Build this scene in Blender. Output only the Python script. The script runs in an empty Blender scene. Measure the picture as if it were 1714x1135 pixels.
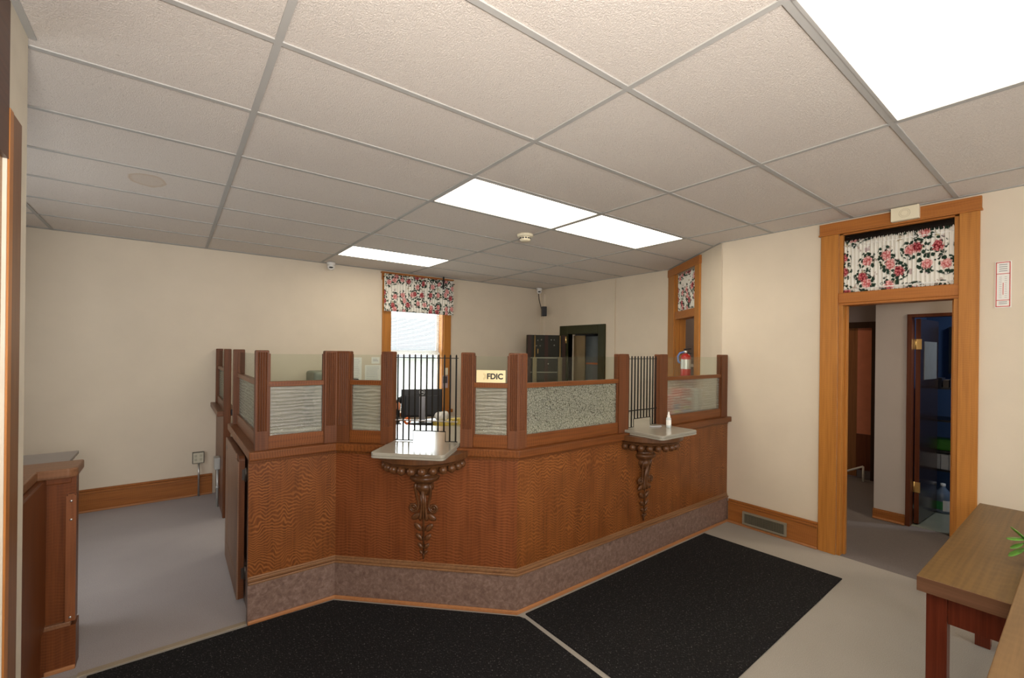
import bpy, bmesh, math, random
from mathutils import Vector, Matrix
random.seed(7)
sc = bpy.context.scene
col = sc.collection
V = Vector
PI = math.pi

# ------------------------------------------------------------------ materials
MATS = {}
def new_mat(name):
    m = bpy.data.materials.new(name); m.use_nodes = True
    nt = m.node_tree; b = nt.nodes['Principled BSDF']
    return m, nt, b
def N(nt, t, **kw):
    n = nt.nodes.new(t)
    for k, v in kw.items(): setattr(n, k, v)
    return n
def ramp(nt, fac, stops):
    r = N(nt, 'ShaderNodeValToRGB'); nt.links.new(fac, r.inputs[0])
    el = r.color_ramp.elements
    while len(el) < len(stops): el.new(0.5)
    for e, (p, c) in zip(el, stops):
        e.position = p; e.color = (*c, 1) if len(c) == 3 else c
    return r.outputs[0]
def coords(nt, scale=(1, 1, 1), rotz=0, kind='Object'):
    tc = N(nt, 'ShaderNodeTexCoord')
    src = tc.outputs[kind]
    if rotz:
        mr = N(nt, 'ShaderNodeMapping'); mr.inputs['Rotation'].default_value = (0, 0, rotz)
        nt.links.new(src, mr.inputs[0]); src = mr.outputs[0]
    mp = N(nt, 'ShaderNodeMapping'); mp.inputs['Scale'].default_value = scale
    nt.links.new(src, mp.inputs[0])
    return mp.outputs[0]
def noise(nt, co, scale=1, detail=3, rough=.5, dist=0):
    n = N(nt, 'ShaderNodeTexNoise'); nt.links.new(co, n.inputs['Vector'])
    n.inputs['Scale'].default_value = scale; n.inputs['Detail'].default_value = detail
    n.inputs['Roughness'].default_value = rough; n.inputs['Distortion'].default_value = dist
    return n.outputs[0]
def mixc(nt, fac, a, b, mode='MIX'):
    m = N(nt, 'ShaderNodeMix', data_type='RGBA', blend_type=mode)
    for s, v in ((m.inputs[0], fac), (m.inputs[6], a), (m.inputs[7], b)):
        if hasattr(v, 'is_linked') or hasattr(v, 'links'): nt.links.new(v, s)
        else: s.default_value = v if isinstance(v, (int, float)) else (*v, 1)
    return m.outputs[2]
def math_(nt, op, a, b=None, c=None):
    m = N(nt, 'ShaderNodeMath', operation=op)
    for i, v in enumerate((a, b, c)):
        if v is None: continue
        if isinstance(v, (int, float)): m.inputs[i].default_value = v
        else: nt.links.new(v, m.inputs[i])
    return m.outputs[0]
def bump(nt, b, h, strength=.2, dist=.01):
    bp = N(nt, 'ShaderNodeBump'); bp.inputs['Strength'].default_value = strength; bp.inputs['Distance'].default_value = dist
    nt.links.new(h, bp.inputs['Height']); nt.links.new(bp.outputs[0], b.inputs['Normal'])
def plain(name, c, rough=.5, metal=0, var=.08, scale=8, spec=.5):
    if name in MATS: return MATS[name]
    m, nt, b = new_mat(name)
    n = noise(nt, coords(nt), scale, 4)
    lo = tuple(x*(1-var) for x in c); hi = tuple(min(1, x*(1+var)) for x in c)
    nt.links.new(ramp(nt, n, [(.3, lo), (.7, hi)]), b.inputs['Base Color'])
    b.inputs['Roughness'].default_value = rough; b.inputs['Metallic'].default_value = metal
    b.inputs['Specular IOR Level'].default_value = spec
    MATS[name] = m
    return m
def wood(name, dark, mid, light, grain='z', rotz=0, rough=.38, flake=.6, fl_scale=1.0, coat=.06, und_amp=26):
    """oak: fine pores along the grain plus the wavy ray flake of quarter-sawn boards"""
    if name in MATS: return MATS[name]
    m, nt, b = new_mat(name)
    ax = 'xyz'.index(grain)
    s1 = [70, 70, 70]; s1[ax] = 2.2
    s2 = [9, 9, 9]; s2[ax] = .7
    s3 = [7, 7, 7]; s3[ax] = 26*fl_scale
    g = noise(nt, coords(nt, s1, rotz), 1, 3, .6)
    broad = noise(nt, coords(nt, s2, rotz), 1, 2, .5)
    base = ramp(nt, g, [(.3, dark), (.62, mid)])
    base = mixc(nt, math_(nt, 'MULTIPLY', broad, .35), base, light)
    if flake > 0:
        s4 = [8.5, 8.5, 8.5]; s4[ax] = 3.2
        und = noise(nt, coords(nt, s4, rotz), 1, 2.5, .55)
        sp_ = N(nt, 'ShaderNodeSeparateXYZ'); nt.links.new(coords(nt, (1, 1, 1), rotz), sp_.inputs[0])
        ph_ = math_(nt, 'ADD', math_(nt, 'MULTIPLY', sp_.outputs[ax], 400*fl_scale), math_(nt, 'MULTIPLY', und, und_amp))
        wv_ = math_(nt, 'MULTIPLY_ADD', math_(nt, 'SINE', ph_), .5, .5)
        fl = ramp(nt, wv_, [(.45, (0, 0, 0)), (.85, (1, 1, 1))])
        s5 = [9, 9, 9]; s5[ax] = 5
        mask = ramp(nt, noise(nt, coords(nt, s5, rotz), 1, 2), [(.30, (.15, .15, .15)), (.62, (1, 1, 1))])
        f = math_(nt, 'MULTIPLY', math_(nt, 'MULTIPLY', fl, mask), flake)
        base = mixc(nt, f, base, light)
    nt.links.new(base, b.inputs['Base Color'])
    b.inputs['Roughness'].default_value = rough
    b.inputs['Specular IOR Level'].default_value = .25; b.inputs['Coat Weight'].default_value = coat; b.inputs['Coat Roughness'].default_value = .25
    bump(nt, b, g, .12, .002)
    MATS[name] = m
    return m
D_, M_, L_ = (.07, .02, .005), (.135, .038, .0085), (.29, .105, .026)
OAK = wood('oak_panel', D_, M_, L_, 'z', flake=.75, und_amp=75, fl_scale=.75)
OAK_B = wood('oak_panel_tight', (.08, .021, .006), (.145, .04, .011), (.27, .09, .03), 'z', flake=.62, fl_scale=.85, und_amp=36)
OAKX = wood('oak_rail', D_, M_, L_, 'x', flake=.25)
OAKY = wood('oak_rail_y', (.075, .027, .012), (.15, .057, .024), (.26, .11, .05), 'y', flake=.2)
OAKD = wood('oak_rail_diagonal', D_, M_, L_, 'x', rotz=PI/4, flake=.25)
POST = wood('oak_post', (.065, .021, .008), (.12, .038, .013), (.2, .078, .028), 'z', flake=.1, rough=.5, coat=.0)
CARVE = wood('oak_carved', (.055, .021, .008), (.10, .039, .014), (.17, .075, .028), 'z', flake=0, rough=.33, coat=.15)
OLIVE = wood('worn_trim', (.14, .062, .027), (.23, .11, .05), (.34, .19, .09), 'x', flake=.1)
QUART = wood('orange_quarter_round', (.30, .12, .042), (.40, .17, .065), (.52, .26, .12), 'x', flake=0)
CAB = wood('oak_dark_cabinet', (.07, .019, .006), (.135, .038, .01), (.21, .068, .02), 'z', flake=.25)
CABT = wood('oak_cabinet_ledge', (.12, .05, .022), (.21, .095, .045), (.3, .155, .08), 'x', flake=.15)
GOLD = wood('golden_oak', (.30, .108, .018), (.43, .17, .03), (.55, .25, .06), 'z', flake=.12, rough=.42)
GOLDX = wood('golden_oak_x', (.27, .088, .017), (.38, .133, .026), (.5, .2, .05), 'x', flake=.1, rough=.42)
GOLDY = wood('golden_oak_y', (.27, .088, .017), (.38, .133, .026), (.5, .2, .05), 'y', flake=.1, rough=.42)
BASEB = wood('baseboard_oak', (.2, .062, .014), (.33, .115, .027), (.42, .17, .045), 'x', flake=.2)
BASEBY = wood('baseboard_oak_y', (.2, .062, .014), (.33, .115, .027), (.42, .17, .045), 'y', flake=.2)
TABTOP = wood('table_laminate', (.09, .05, .018), (.145, .082, .028), (.21, .125, .045), 'x', rough=.42, flake=.2, fl_scale=.3)
TABEDGE = wood('table_edge', (.10, .045, .022), (.145, .07, .038), (.19, .1, .056), 'y', rough=.4, flake=0)
TABLEG = wood('table_leg_mahogany', (.08, .014, .006), (.135, .026, .011), (.18, .04, .017), 'z', rough=.3, flake=0)
DARKDOOR = wood('dark_door_veneer', (.022, .011, .008), (.04, .02, .013), (.06, .032, .02), 'z', rough=.2, flake=0, coat=.5)
REDJAMB = wood('red_brown_jamb', (.07, .018, .008), (.12, .034, .014), (.16, .05, .02), 'z', flake=0)
CREAMLAM = plain('cream_laminate', (.29, .275, .225), .14, 0, .04, 3)
GREYLAM = plain('grey_laminate', (.20, .17, .15), .35, 0, .05, 4)
BLACK = plain('black_iron', (.012, .010, .008), .6, 0, spec=.2)
BLKPL = plain('black_plastic', (.012, .012, .014), .35)
STEEL = plain('steel', (.55, .55, .53), .3, .9)
BRASS = plain('brass', (.75, .52, .2), .3, .9)
WHITEP = plain('white_plastic', (.75, .74, .7), .4, 0, .03)
CREAMP = plain('cream_plastic', (.75, .68, .5), .45, 0, .03)
PAPER = plain('paper', (.8, .79, .74), .8, 0, .03)
INK = plain('grey_ink', (.3, .3, .3), .8)
VGREEN = plain('vault_green', (.034, .034, .013), .5, 0, spec=.2)
VDARK = plain('vault_plate', (.018, .017, .008), .5, 0, spec=.2)
VBROWN = plain('vault_strap', (.04, .017, .009), .5, 0, spec=.2)
GREYMET = plain('grid_metal', (.40, .39, .365), .7, 0, .03, spec=.2)
TAUPE = plain('taupe_metal', (.27, .24, .18), .5, .2)
RUBBER = plain('dark_grille', (.06, .055, .04), .6)

def wall_mat(name, c, rough=.75):
    m, nt, b = new_mat(name)
    n = noise(nt, coords(nt), 1.3, 4, .6)
    lo = tuple(x*.94 for x in c); hi = tuple(min(1, x*1.04) for x in c)
    nt.links.new(ramp(nt, n, [(.3, lo), (.7, hi)]), b.inputs['Base Color'])
    b.inputs['Roughness'].default_value = rough
    bump(nt, b, noise(nt, coords(nt), 60, 3), .06, .003)
    return m
WALL = wall_mat('cream_wall_paint', (.66, .575, .45))
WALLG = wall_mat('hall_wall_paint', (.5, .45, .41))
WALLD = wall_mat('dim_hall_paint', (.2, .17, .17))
BLUEW = wall_mat('blue_room_paint', (.03, .065, .14))

def carpet(name, a, b_, rough=.95):
    m, nt, b = new_mat(name)
    f = noise(nt, coords(nt), 260, 2)
    big = noise(nt, coords(nt), 1.6, 4, .6)
    c = ramp(nt, f, [(.3, a), (.7, b_)])
    worn = mixc(nt, math_(nt, 'MULTIPLY', big, .35), c, tuple(min(1, x*1.35) for x in b_))
    nt.links.new(worn, b.inputs['Base Color'])
    b.inputs['Roughness'].default_value = rough; b.inputs['Specular IOR Level'].default_value = .1
    bump(nt, b, f, .3, .004)
    return m
CARPF = carpet('beige_carpet', (.27, .25, .22), (.38, .355, .315))
CARPB = carpet('grey_carpet', (.27, .25, .25), (.42, .39, .385))
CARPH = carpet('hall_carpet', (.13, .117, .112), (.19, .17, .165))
LINO = plain('storeroom_lino', (.25, .25, .18), .3)

def mat_black_mat():
    m, nt, b = new_mat('black_ribbed_mat')
    w = noise(nt, coords(nt, (230, 75, 1), .5), 1, 2)
    fine = noise(nt, coords(nt, (190, 60, 10), -.6), 1, 2)
    mx = math_(nt, 'MULTIPLY', w, fine)
    nt.links.new(ramp(nt, mx, [(.26, (.008, .008, .009)), (.36, (.022, .022, .023)), (.44, (.15, .147, .14))]), b.inputs['Base Color'])
    b.inputs['Roughness'].default_value = .85; b.inputs['Specular IOR Level'].default_value = .2
    bump(nt, b, w, .6, .004)
    return m
MATM = mat_black_mat()

def mat_plinth():
    m, nt, b = new_mat('marbled_plinth')
    n = noise(nt, coords(nt), 38, 6, .7, .6)
    sp = N(nt, 'ShaderNodeTexVoronoi'); nt.links.new(coords(nt), sp.inputs['Vector']); sp.inputs['Scale'].default_value = 70
    base = ramp(nt, n, [(.3, (.115, .066, .047)), (.5, (.19, .12, .092)), (.72, (.29, .205, .17))])
    spk = ramp(nt, sp.outputs['Distance'], [(.06, (1, 1, 1)), (.14, (0, 0, 0))])
    nt.links.new(mixc(nt, math_(nt, 'MULTIPLY', spk, .4), base, (.45, .36, .31)), b.inputs['Base Color'])
    b.inputs['Roughness'].default_value = .38
    return m
PLINTH = mat_plinth()

def mat_ceiling():
    m, nt, b = new_mat('fissured_ceiling_tile')
    fis = noise(nt, coords(nt, (130, 75, 1), .35), 1, 3, .6, .3)
    worm = ramp(nt, fis, [(.42, (0, 0, 0)), (.52, (1, 1, 1)), (.62, (0, 0, 0))])
    big = noise(nt, coords(nt), .7, 2)
    base = ramp(nt, big, [(.3, (.66, .60, .54)), (.7, (.70, .645, .58))])
    # brown water stain ring on one tile
    tc = N(nt, 'ShaderNodeTexCoord'); sx = N(nt, 'ShaderNodeSeparateXYZ'); nt.links.new(tc.outputs['Object'], sx.inputs[0])
    dx = math_(nt, 'DIVIDE', math_(nt, 'SUBTRACT', sx.outputs[0], STAIN[0]), .105)
    dy = math_(nt, 'DIVIDE', math_(nt, 'SUBTRACT', sx.outputs[1], STAIN[1]), .15)
    r = math_(nt, 'SQRT', math_(nt, 'ADD', math_(nt, 'MULTIPLY', dx, dx), math_(nt, 'MULTIPLY', dy, dy)))
    rn = math_(nt, 'ADD', r, math_(nt, 'MULTIPLY', math_(nt, 'SUBTRACT', noise(nt, coords(nt), 9, 3), .5), .5))
    st = ramp(nt, rn, [(.0, (.35, .35, .35)), (.72, (.4, .4, .4)), (.9, (.9, .9, .9)), (.99, (0, 0, 0))])
    base = mixc(nt, math_(nt, 'MULTIPLY', st, .6), base, (.52, .36, .2))
    nt.links.new(base, b.inputs['Base Color'])
    b.inputs['Roughness'].default_value = .8; b.inputs['Specular IOR Level'].default_value = .2
    bump(nt, b, worm, .5, .005)
    nt.links.new(mixc(nt, math_(nt, 'MULTIPLY', ramp(nt, fis, [(.32, (1, 1, 1)), (.39, (0, 0, 0))]), .45), base, (.3, .26, .22)), b.inputs['Base Color'])
    return m
STAIN = (.78, 3.29)
CEIL = mat_ceiling()

def emit(name, c, s):
    m, nt, b = new_mat(name)
    b.inputs['Base Color'].default_value = (.8, .8, .75, 1)
    b.inputs['Emission Color'].default_value = (*c, 1); b.inputs['Emission Strength'].default_value = s
    return m
LAMP = emit('fluorescent_diffuser', (1, .90, .74), 5.0)

def thin_glass(name, tint, refl=.08, rough=0.0):
    m = bpy.data.materials.new(name); m.use_nodes = True
    nt = m.node_tree; nt.nodes.clear()
    out = N(nt, 'ShaderNodeOutputMaterial'); mx = N(nt, 'ShaderNodeMixShader')
    t = N(nt, 'ShaderNodeBsdfTransparent'); t.inputs[0].default_value = (*tint, 1)
    g = N(nt, 'ShaderNodeBsdfGlossy'); g.inputs['Roughness'].default_value = rough
    lw = N(nt, 'ShaderNodeLayerWeight'); lw.inputs[0].default_value = .5
    fr = math_(nt, 'MULTIPLY_ADD', math_(nt, 'POWER', lw.outputs['Facing'], 4.0), .45, .02)
    nt.links.new(fr, mx.inputs[0]); nt.links.new(t.outputs[0], mx.inputs[1]); nt.links.new(g.outputs[0], mx.inputs[2])
    nt.links.new(mx.outputs[0], out.inputs[0])
    return m
GLASS = thin_glass('clear_glass', (.93, .96, .93))
WINGLASS = thin_glass('window_glass', (.95, .97, .97))

def textured_glass(name, crackle):
    m = bpy.data.materials.new(name); m.use_nodes = True
    nt = m.node_tree; nt.nodes.clear()
    out = N(nt, 'ShaderNodeOutputMaterial')
    rf = N(nt, 'ShaderNodeBsdfRefraction'); rf.inputs['Roughness'].default_value = .08; rf.inputs['IOR'].default_value = 1.03
    rf.inputs['Color'].default_value = (.80, .83, .78, 1)
    df = N(nt, 'ShaderNodeBsdfDiffuse'); df.inputs[0].default_value = (.42, .42, .38, 1)
    gl = N(nt, 'ShaderNodeBsdfGlossy'); gl.inputs['Roughness'].default_value = .12
    tr = N(nt, 'ShaderNodeBsdfTransparent'); tr.inputs[0].default_value = (.8, .83, .78, 1)
    if crackle:
        v = N(nt, 'ShaderNodeTexVoronoi', feature='DISTANCE_TO_EDGE')
        cn = noise(nt, coords(nt), 30, 2)
        nt.links.new(mixc(nt, .03, coords(nt, (1, 1, 1)), cn), v.inputs['Vector']); v.inputs['Scale'].default_value = 62
        h = ramp(nt, v.outputs['Distance'], [(.0, (0, 0, 0)), (.12, (1, 1, 1))])
        cc = ramp(nt, mixc(nt, .45, noise(nt, coords(nt), 62, 4, .6), h), [(.36, (.05, .05, .035)), (.48, (.22, .22, .17)), (.60, (.66, .66, .54))])
    else:
        w = N(nt, 'ShaderNodeTexWave', bands_direction='Z'); nt.links.new(coords(nt, (4, 4, 14)), w.inputs['Vector'])
        w.inputs['Scale'].default_value = 1; w.inputs['Distortion'].default_value = 5; w.inputs['Detail'].default_value = 3; w.inputs['Detail Scale'].default_value = 1.6
        f = noise(nt, coords(nt, (90, 90, 150)), 1, 3, .7)
        h = math_(nt, 'ADD', math_(nt, 'MULTIPLY', w.outputs['Fac'], .6), f)
        cc = ramp(nt, h, [(.5, (.34, .33, .28)), (.8, (.54, .52, .45)), (1.0, (.70, .68, .6))])
    nt.links.new(cc, df.inputs[0])
    tl = N(nt, 'ShaderNodeBsdfTranslucent'); nt.links.new(cc, tl.inputs[0])
    dm = N(nt, 'ShaderNodeMixShader'); dm.inputs[0].default_value = .5
    nt.links.new(df.outputs[0], dm.inputs[1]); nt.links.new(tl.outputs[0], dm.inputs[2])
    bp = N(nt, 'ShaderNodeBump'); bp.inputs['Strength'].default_value = .5; bp.inputs['Distance'].default_value = .006
    nt.links.new(h, bp.inputs['Height'])
    for s in (rf, gl, df): nt.links.new(bp.outputs[0], s.inputs['Normal'])
    m1 = N(nt, 'ShaderNodeMixShader'); m1.inputs[0].default_value = .45
    nt.links.new(rf.outputs[0], m1.inputs[1]); nt.links.new(tr.outputs[0], m1.inputs[2])
    m2 = N(nt, 'ShaderNodeMixShader'); m2.inputs[0].default_value = .38 if crackle else .30
    nt.links.new(m1.outputs[0], m2.inputs[1]); nt.links.new(dm.outputs[0], m2.inputs[2])
    m3 = N(nt, 'ShaderNodeMixShader'); m3.inputs[0].default_value = .06
    nt.links.new(m2.outputs[0], m3.inputs[1]); nt.links.new(gl.outputs[0], m3.inputs[2])
    nt.links.new(m3.outputs[0], out.inputs[0])
    return m
TEXG = textured_glass('rippled_glass', False)
CRACK = textured_glass('crackle_glass', True)

def floral():
    """white cotton with rose clusters and dark leaves, laid out in cloth UVs (metres)"""
    m, nt, b = new_mat('floral_cotton')
    uv = N(nt, 'ShaderNodeUVMap'); uv.uv_map = 'UVMap'
    def vor(scale, off=(0, 0, 0), rnd=.8, src=None):
        mp = N(nt, 'ShaderNodeMapping'); mp.inputs['Location'].default_value = off
        nt.links.new(src or uv.outputs[0], mp.inputs[0])
        v = N(nt, 'ShaderNodeTexVoronoi', voronoi_dimensions='2D'); nt.links.new(mp.outputs[0], v.inputs['Vector'])
        v.inputs['Scale'].default_value = scale; v.inputs['Randomness'].default_value = rnd
        return v
    wob = N(nt, 'ShaderNodeTexNoise'); nt.links.new(uv.outputs[0], wob.inputs['Vector']); wob.inputs['Scale'].default_value = 22
    wv = mixc(nt, .025, uv.outputs[0], wob.outputs[1])
    roses = vor(7.2, rnd=.8, src=wv)
    fine = vor(62, (3, 1, 0), 1.0)
    leafn = vor(38, (.7, .2, 0), 1.0, wv)
    small = vor(9.5, (1.7, 2.3, 0), .9, wv)
    d = roses.outputs['Distance']
    base = (.74, .72, .65)
    # lilac / yellow-green sprigs
    sp = ramp(nt, math_(nt, 'ADD', small.outputs['Distance'], math_(nt, 'MULTIPLY', leafn.outputs['Distance'], .35)), [(.27, (1, 1, 1)), (.33, (0, 0, 0))])
    sprig = mixc(nt, small.outputs['Color'], (.42, .28, .34), (.38, .36, .10))
    c = mixc(nt, math_(nt, 'MULTIPLY', sp, .8), base, sprig)
    # dark green leaves in a ring round each rose
    ring = math_(nt, 'MULTIPLY', ramp(nt, d, [(.20, (0, 0, 0)), (.26, (1, 1, 1)), (.50, (1, 1, 1)), (.56, (0, 0, 0))]),
                 ramp(nt, leafn.outputs['Distance'], [(.44, (1, 1, 1)), (.50, (0, 0, 0))]))
    hz = N(nt, 'ShaderNodeTexNoise'); nt.links.new(uv.outputs[0], hz.inputs['Vector']); hz.inputs['Scale'].default_value = 14
    ring = math_(nt, 'MULTIPLY', ring, ramp(nt, hz.outputs[0], [(.38, (0, 0, 0)), (.43, (1, 1, 1))]))
    c = mixc(nt, ring, c, (.022, .045, .03))
    # roses
    inn = ramp(nt, math_(nt, 'ADD', d, math_(nt, 'MULTIPLY', fine.outputs['Distance'], .14)), [(.30, (1, 1, 1)), (.35, (0, 0, 0))])
    sel = N(nt, 'ShaderNodeSeparateColor'); nt.links.new(roses.outputs['Color'], sel.inputs[0])
    pet = ramp(nt, fine.outputs['Distance'], [(.15, (.62, .22, .22)), (.5, (.30, .03, .04)), (.75, (.12, .01, .015))])
    pet2 = ramp(nt, fine.outputs['Distance'], [(.2, (.75, .45, .42)), (.6, (.5, .12, .12))])
    rc = mixc(nt, ramp(nt, sel.outputs[0], [(.45, (0, 0, 0)), (.5, (1, 1, 1))]), pet, pet2)
    c = mixc(nt, inn, c, rc)
    nt.links.new(c, b.inputs['Base Color']); b.inputs['Roughness'].default_value = .9; b.inputs['Specular IOR Level'].default_value = .1
    return m
FLORAL = floral()

# ------------------------------------------------------------------ mesh builder
class MB:
    def __init__(s): s.v = []; s.f = []; s.uv = None; s.smooth = []
    def add(s, vs, fs, smooth=False):
        o = len(s.v); s.v += [V(x) for x in vs]
        for f in fs: s.f.append([o+i for i in f]); s.smooth.append(smooth)
        return s
    def box(s, x0, x1, y0, y1, z0, z1):
        return s.obox((0, 0, 0), (1, 0, 0), (0, 1, 0), x0, x1, y0, y1, z0, z1)
    def obox(s, o, ex, ey, a0, a1, b0, b1, z0, z1):
        o, ex, ey = V(o), V(ex), V(ey)
        vs = [o+ex*a+ey*b+V((0, 0, z)) for z in (z0, z1) for a, b in ((a0, b0), (a1, b0), (a1, b1), (a0, b1))]
        return s.add(vs, [(0, 3, 2, 1), (4, 5, 6, 7), (0, 1, 5, 4), (1, 2, 6, 5), (2, 3, 7, 6), (3, 0, 4, 7)])
    def prism(s, poly, z0, z1, smooth=False):
        n = len(poly)
        area = sum(poly[i][0]*poly[(i+1) % n][1]-poly[(i+1) % n][0]*poly[i][1] for i in range(n))
        if area < 0: poly = poly[::-1]
        vs = [(p[0], p[1], z0) for p in poly]+[(p[0], p[1], z1) for p in poly]
        fs = [tuple(range(n))[::-1], tuple(range(n, 2*n))]+[(i, (i+1) % n, n+(i+1) % n, n+i) for i in range(n)]
        return s.add(vs, fs)
    def loft(s, rings, closed=True, caps=True, smooth=True):
        n = len(rings[0]); vs = [p for r in rings for p in r]; fs = []
        for k in range(len(rings)-1):
            for i in range(n if closed else n-1):
                j = (i+1) % n
                fs.append((k*n+i, k*n+j, (k+1)*n+j, (k+1)*n+i))
        if caps and closed: fs += [tuple(range(n))[::-1], tuple(range((len(rings)-1)*n, len(rings)*n))]
        return s.add(vs, fs, smooth)
    def tube(s, path, r, seg=8, smooth=True):
        path = [V(p) for p in path]; rings = []
        rr = r if isinstance(r, (list, tuple)) else [r]*len(path)
        up = None
        for i, p in enumerate(path):
            t = (path[min(i+1, len(path)-1)]-path[max(i-1, 0)]).normalized()
            if up is None:
                up = V((0, 0, 1)) if abs(t.z) < .9 else V((1, 0, 0))
            a = t.cross(up)
            if a.length < 1e-5: a = t.cross(V((0, 1, 0)))
            a.normalize(); bb = a.cross(t).normalized(); up = bb
            rings.append([p+(a*math.cos(2*PI*k/seg)+bb*math.sin(2*PI*k/seg))*rr[i] for k in range(seg)])
        return s.loft(rings, smooth=smooth)
    def lathe(s, prof, c, seg=24, arc=2*PI, a0=0, ex=(1, 0, 0), ey=(0, 1, 0)):
        c, ex, ey = V(c), V(ex), V(ey); full = abs(arc-2*PI) < 1e-6
        n = seg if full else seg+1
        rings = []
        for k in range(n):
            a = a0+arc*k/seg
            d = ex*math.cos(a)+ey*math.sin(a)
            rings.append([c+d*r+V((0, 0, z)) for r, z in prof])
        m = len(prof); vs = [p for r in rings for p in r]; fs = []
        for k in range(seg):
            k2 = (k+1) % n
            for i in range(m-1):
                fs.append((k*m+i, k2*m+i, k2*m+i+1, k*m+i+1))
        return s.add(vs, fs, True)
    def ball(s, c, r, seg=12, rings=8, fr=None):
        c = V(c); rx, ry, rz = (r, r, r) if isinstance(r, (int, float)) else r
        ex, ey, ez = (V((1, 0, 0)), V((0, 1, 0)), V((0, 0, 1))) if fr is None else map(V, fr)
        vs = [c-ez*rz]
        for i in range(1, rings):
            t = -PI/2+PI*i/rings
            for k in range(seg):
                a = 2*PI*k/seg
                vs.append(c+ex*rx*math.cos(t)*math.cos(a)+ey*ry*math.cos(t)*math.sin(a)+ez*rz*math.sin(t))
        vs.append(c+ez*rz); last = len(vs)-1; fs = []
        for k in range(seg):
            fs.append((0, 1+(k+1) % seg, 1+k)); fs.append((last, last-seg+k, last-seg+(k+1) % seg))
        for i in range(rings-2):
            for k in range(seg):
                a = 1+i*seg+k; b = 1+i*seg+(k+1) % seg
                fs.append((a, b, b+seg, a+seg))
        return s.add(vs, fs, True)
    def build(s, name, mat, parent=None, bevel=0, loc=None, seg=2):
        origin = V((0, 0, 0))
        if parent is not None: origin = world_loc(parent)
        elif loc is not None: origin = V(loc)
        me = bpy.data.meshes.new(name)
        me.from_pydata([tuple(p-origin) for p in s.v], [], s.f)
        if s.uv:
            l = me.uv_layers.new(name='UVMap')
            for p in me.polygons:
                for li in p.loop_indices: l.data[li].uv = s.uv[me.loops[li].vertex_index]
        for p, sm in zip(me.polygons, s.smooth): p.use_smooth = sm
        bm = bmesh.new(); bm.from_mesh(me); bmesh.ops.recalc_face_normals(bm, faces=bm.faces[:]); bm.to_mesh(me); bm.free()
        me.materials.append(mat)
        o = bpy.data.objects.new(name, me); col.objects.link(o)
        if parent is not None: o.parent = parent
        else: o.location = origin
        if bevel:
            b = o.modifiers.new('bevel', 'BEVEL'); b.width = bevel; b.segments = seg; b.limit_method = 'ANGLE'; b.angle_limit = .6
        return o
def world_loc(o):
    p = V((0, 0, 0))
    while o is not None: p += o.location; o = o.parent
    return p
def tag(o, label, cat, group=None, kind=None):
    o['label'] = label; o['category'] = cat
    if group: o['group'] = group
    if kind: o['kind'] = kind
    return o
def thing(name, label, cat, loc, group=None, kind=None):
    o = bpy.data.objects.new(name, None); col.objects.link(o); o.location = loc
    o.empty_display_size = .05
    return tag(o, label, cat, group, kind)
def struct(o, label=None, cat=None):
    o['kind'] = 'structure'
    if label: o['label'] = label; o['category'] = cat
    return o
def dup(root, loc, label=None):
    r = root.copy(); col.objects.link(r); r.location = loc
    if label: r['label'] = label
    for ch in list(root.children):
        c = ch.copy(); col.objects.link(c); c.parent = r
        for g in list(ch.children):
            d = g.copy(); col.objects.link(d); d.parent = c
    return r
def text(body, size, o, ex, ey, mat, name, parent, off=0, ext=.0006):
    c = bpy.data.curves.new(name, 'FONT'); c.body = body; c.size = size; c.align_x = 'CENTER'; c.align_y = 'CENTER'
    c.extrude = ext; c.offset = off
    c.materials.append(mat)
    tmp = bpy.data.objects.new(name, c); col.objects.link(tmp)
    me = bpy.data.meshes.new_from_object(tmp.evaluated_get(bpy.context.evaluated_depsgraph_get()))
    bpy.data.objects.remove(tmp); ob = bpy.data.objects.new(name, me); col.objects.link(ob)
    ex, ey = V(ex), V(ey); ez = ex.cross(ey)
    m = Matrix((ex, ey, ez)).transposed().to_4x4(); m.translation = V(o)-(world_loc(parent) if parent else V((0, 0, 0)))
    ob.matrix_local = m
    if parent: ob.parent = parent
    return ob
UP = V((0, 0, 1))

# ------------------------------------------------------------------ camera
f_, cx, cy, roll, yaw = 747.3, 862.8, 587.5, .0116, .6557
CAM = V((.9231, -.6045, 1.6587))
F = V((math.sin(yaw), math.cos(yaw), 0)); R0 = F.cross(UP); U0 = UP
R = R0*math.cos(roll)+U0*math.sin(roll); U = U0*math.cos(roll)-R0*math.sin(roll)
cd = bpy.data.cameras.new('camera'); co = bpy.data.objects.new('camera', cd); col.objects.link(co)
m = Matrix((R, U, -F)).transposed().to_4x4(); m.translation = CAM; co.matrix_world = m
cd.sensor_width = 36; cd.lens = 36*f_/1714; cd.shift_x = -(cx-857)/1714; cd.shift_y = (cy-567.5)/1714
cd.clip_start = .02
sc.camera = co

# ------------------------------------------------------------------ setting
H = 2.77
YB = 5.53; XR = 6.2; XD = 5.305; XL = .5
A = V((XR, 2.885, 0)); B = V((XD, 1.70, 0)); LD = (B-A).length; ED = (B-A)/LD; ND = V((-ED.y, ED.x, 0))
if ND.x > 0: ND = -ND            # towards the room
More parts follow.
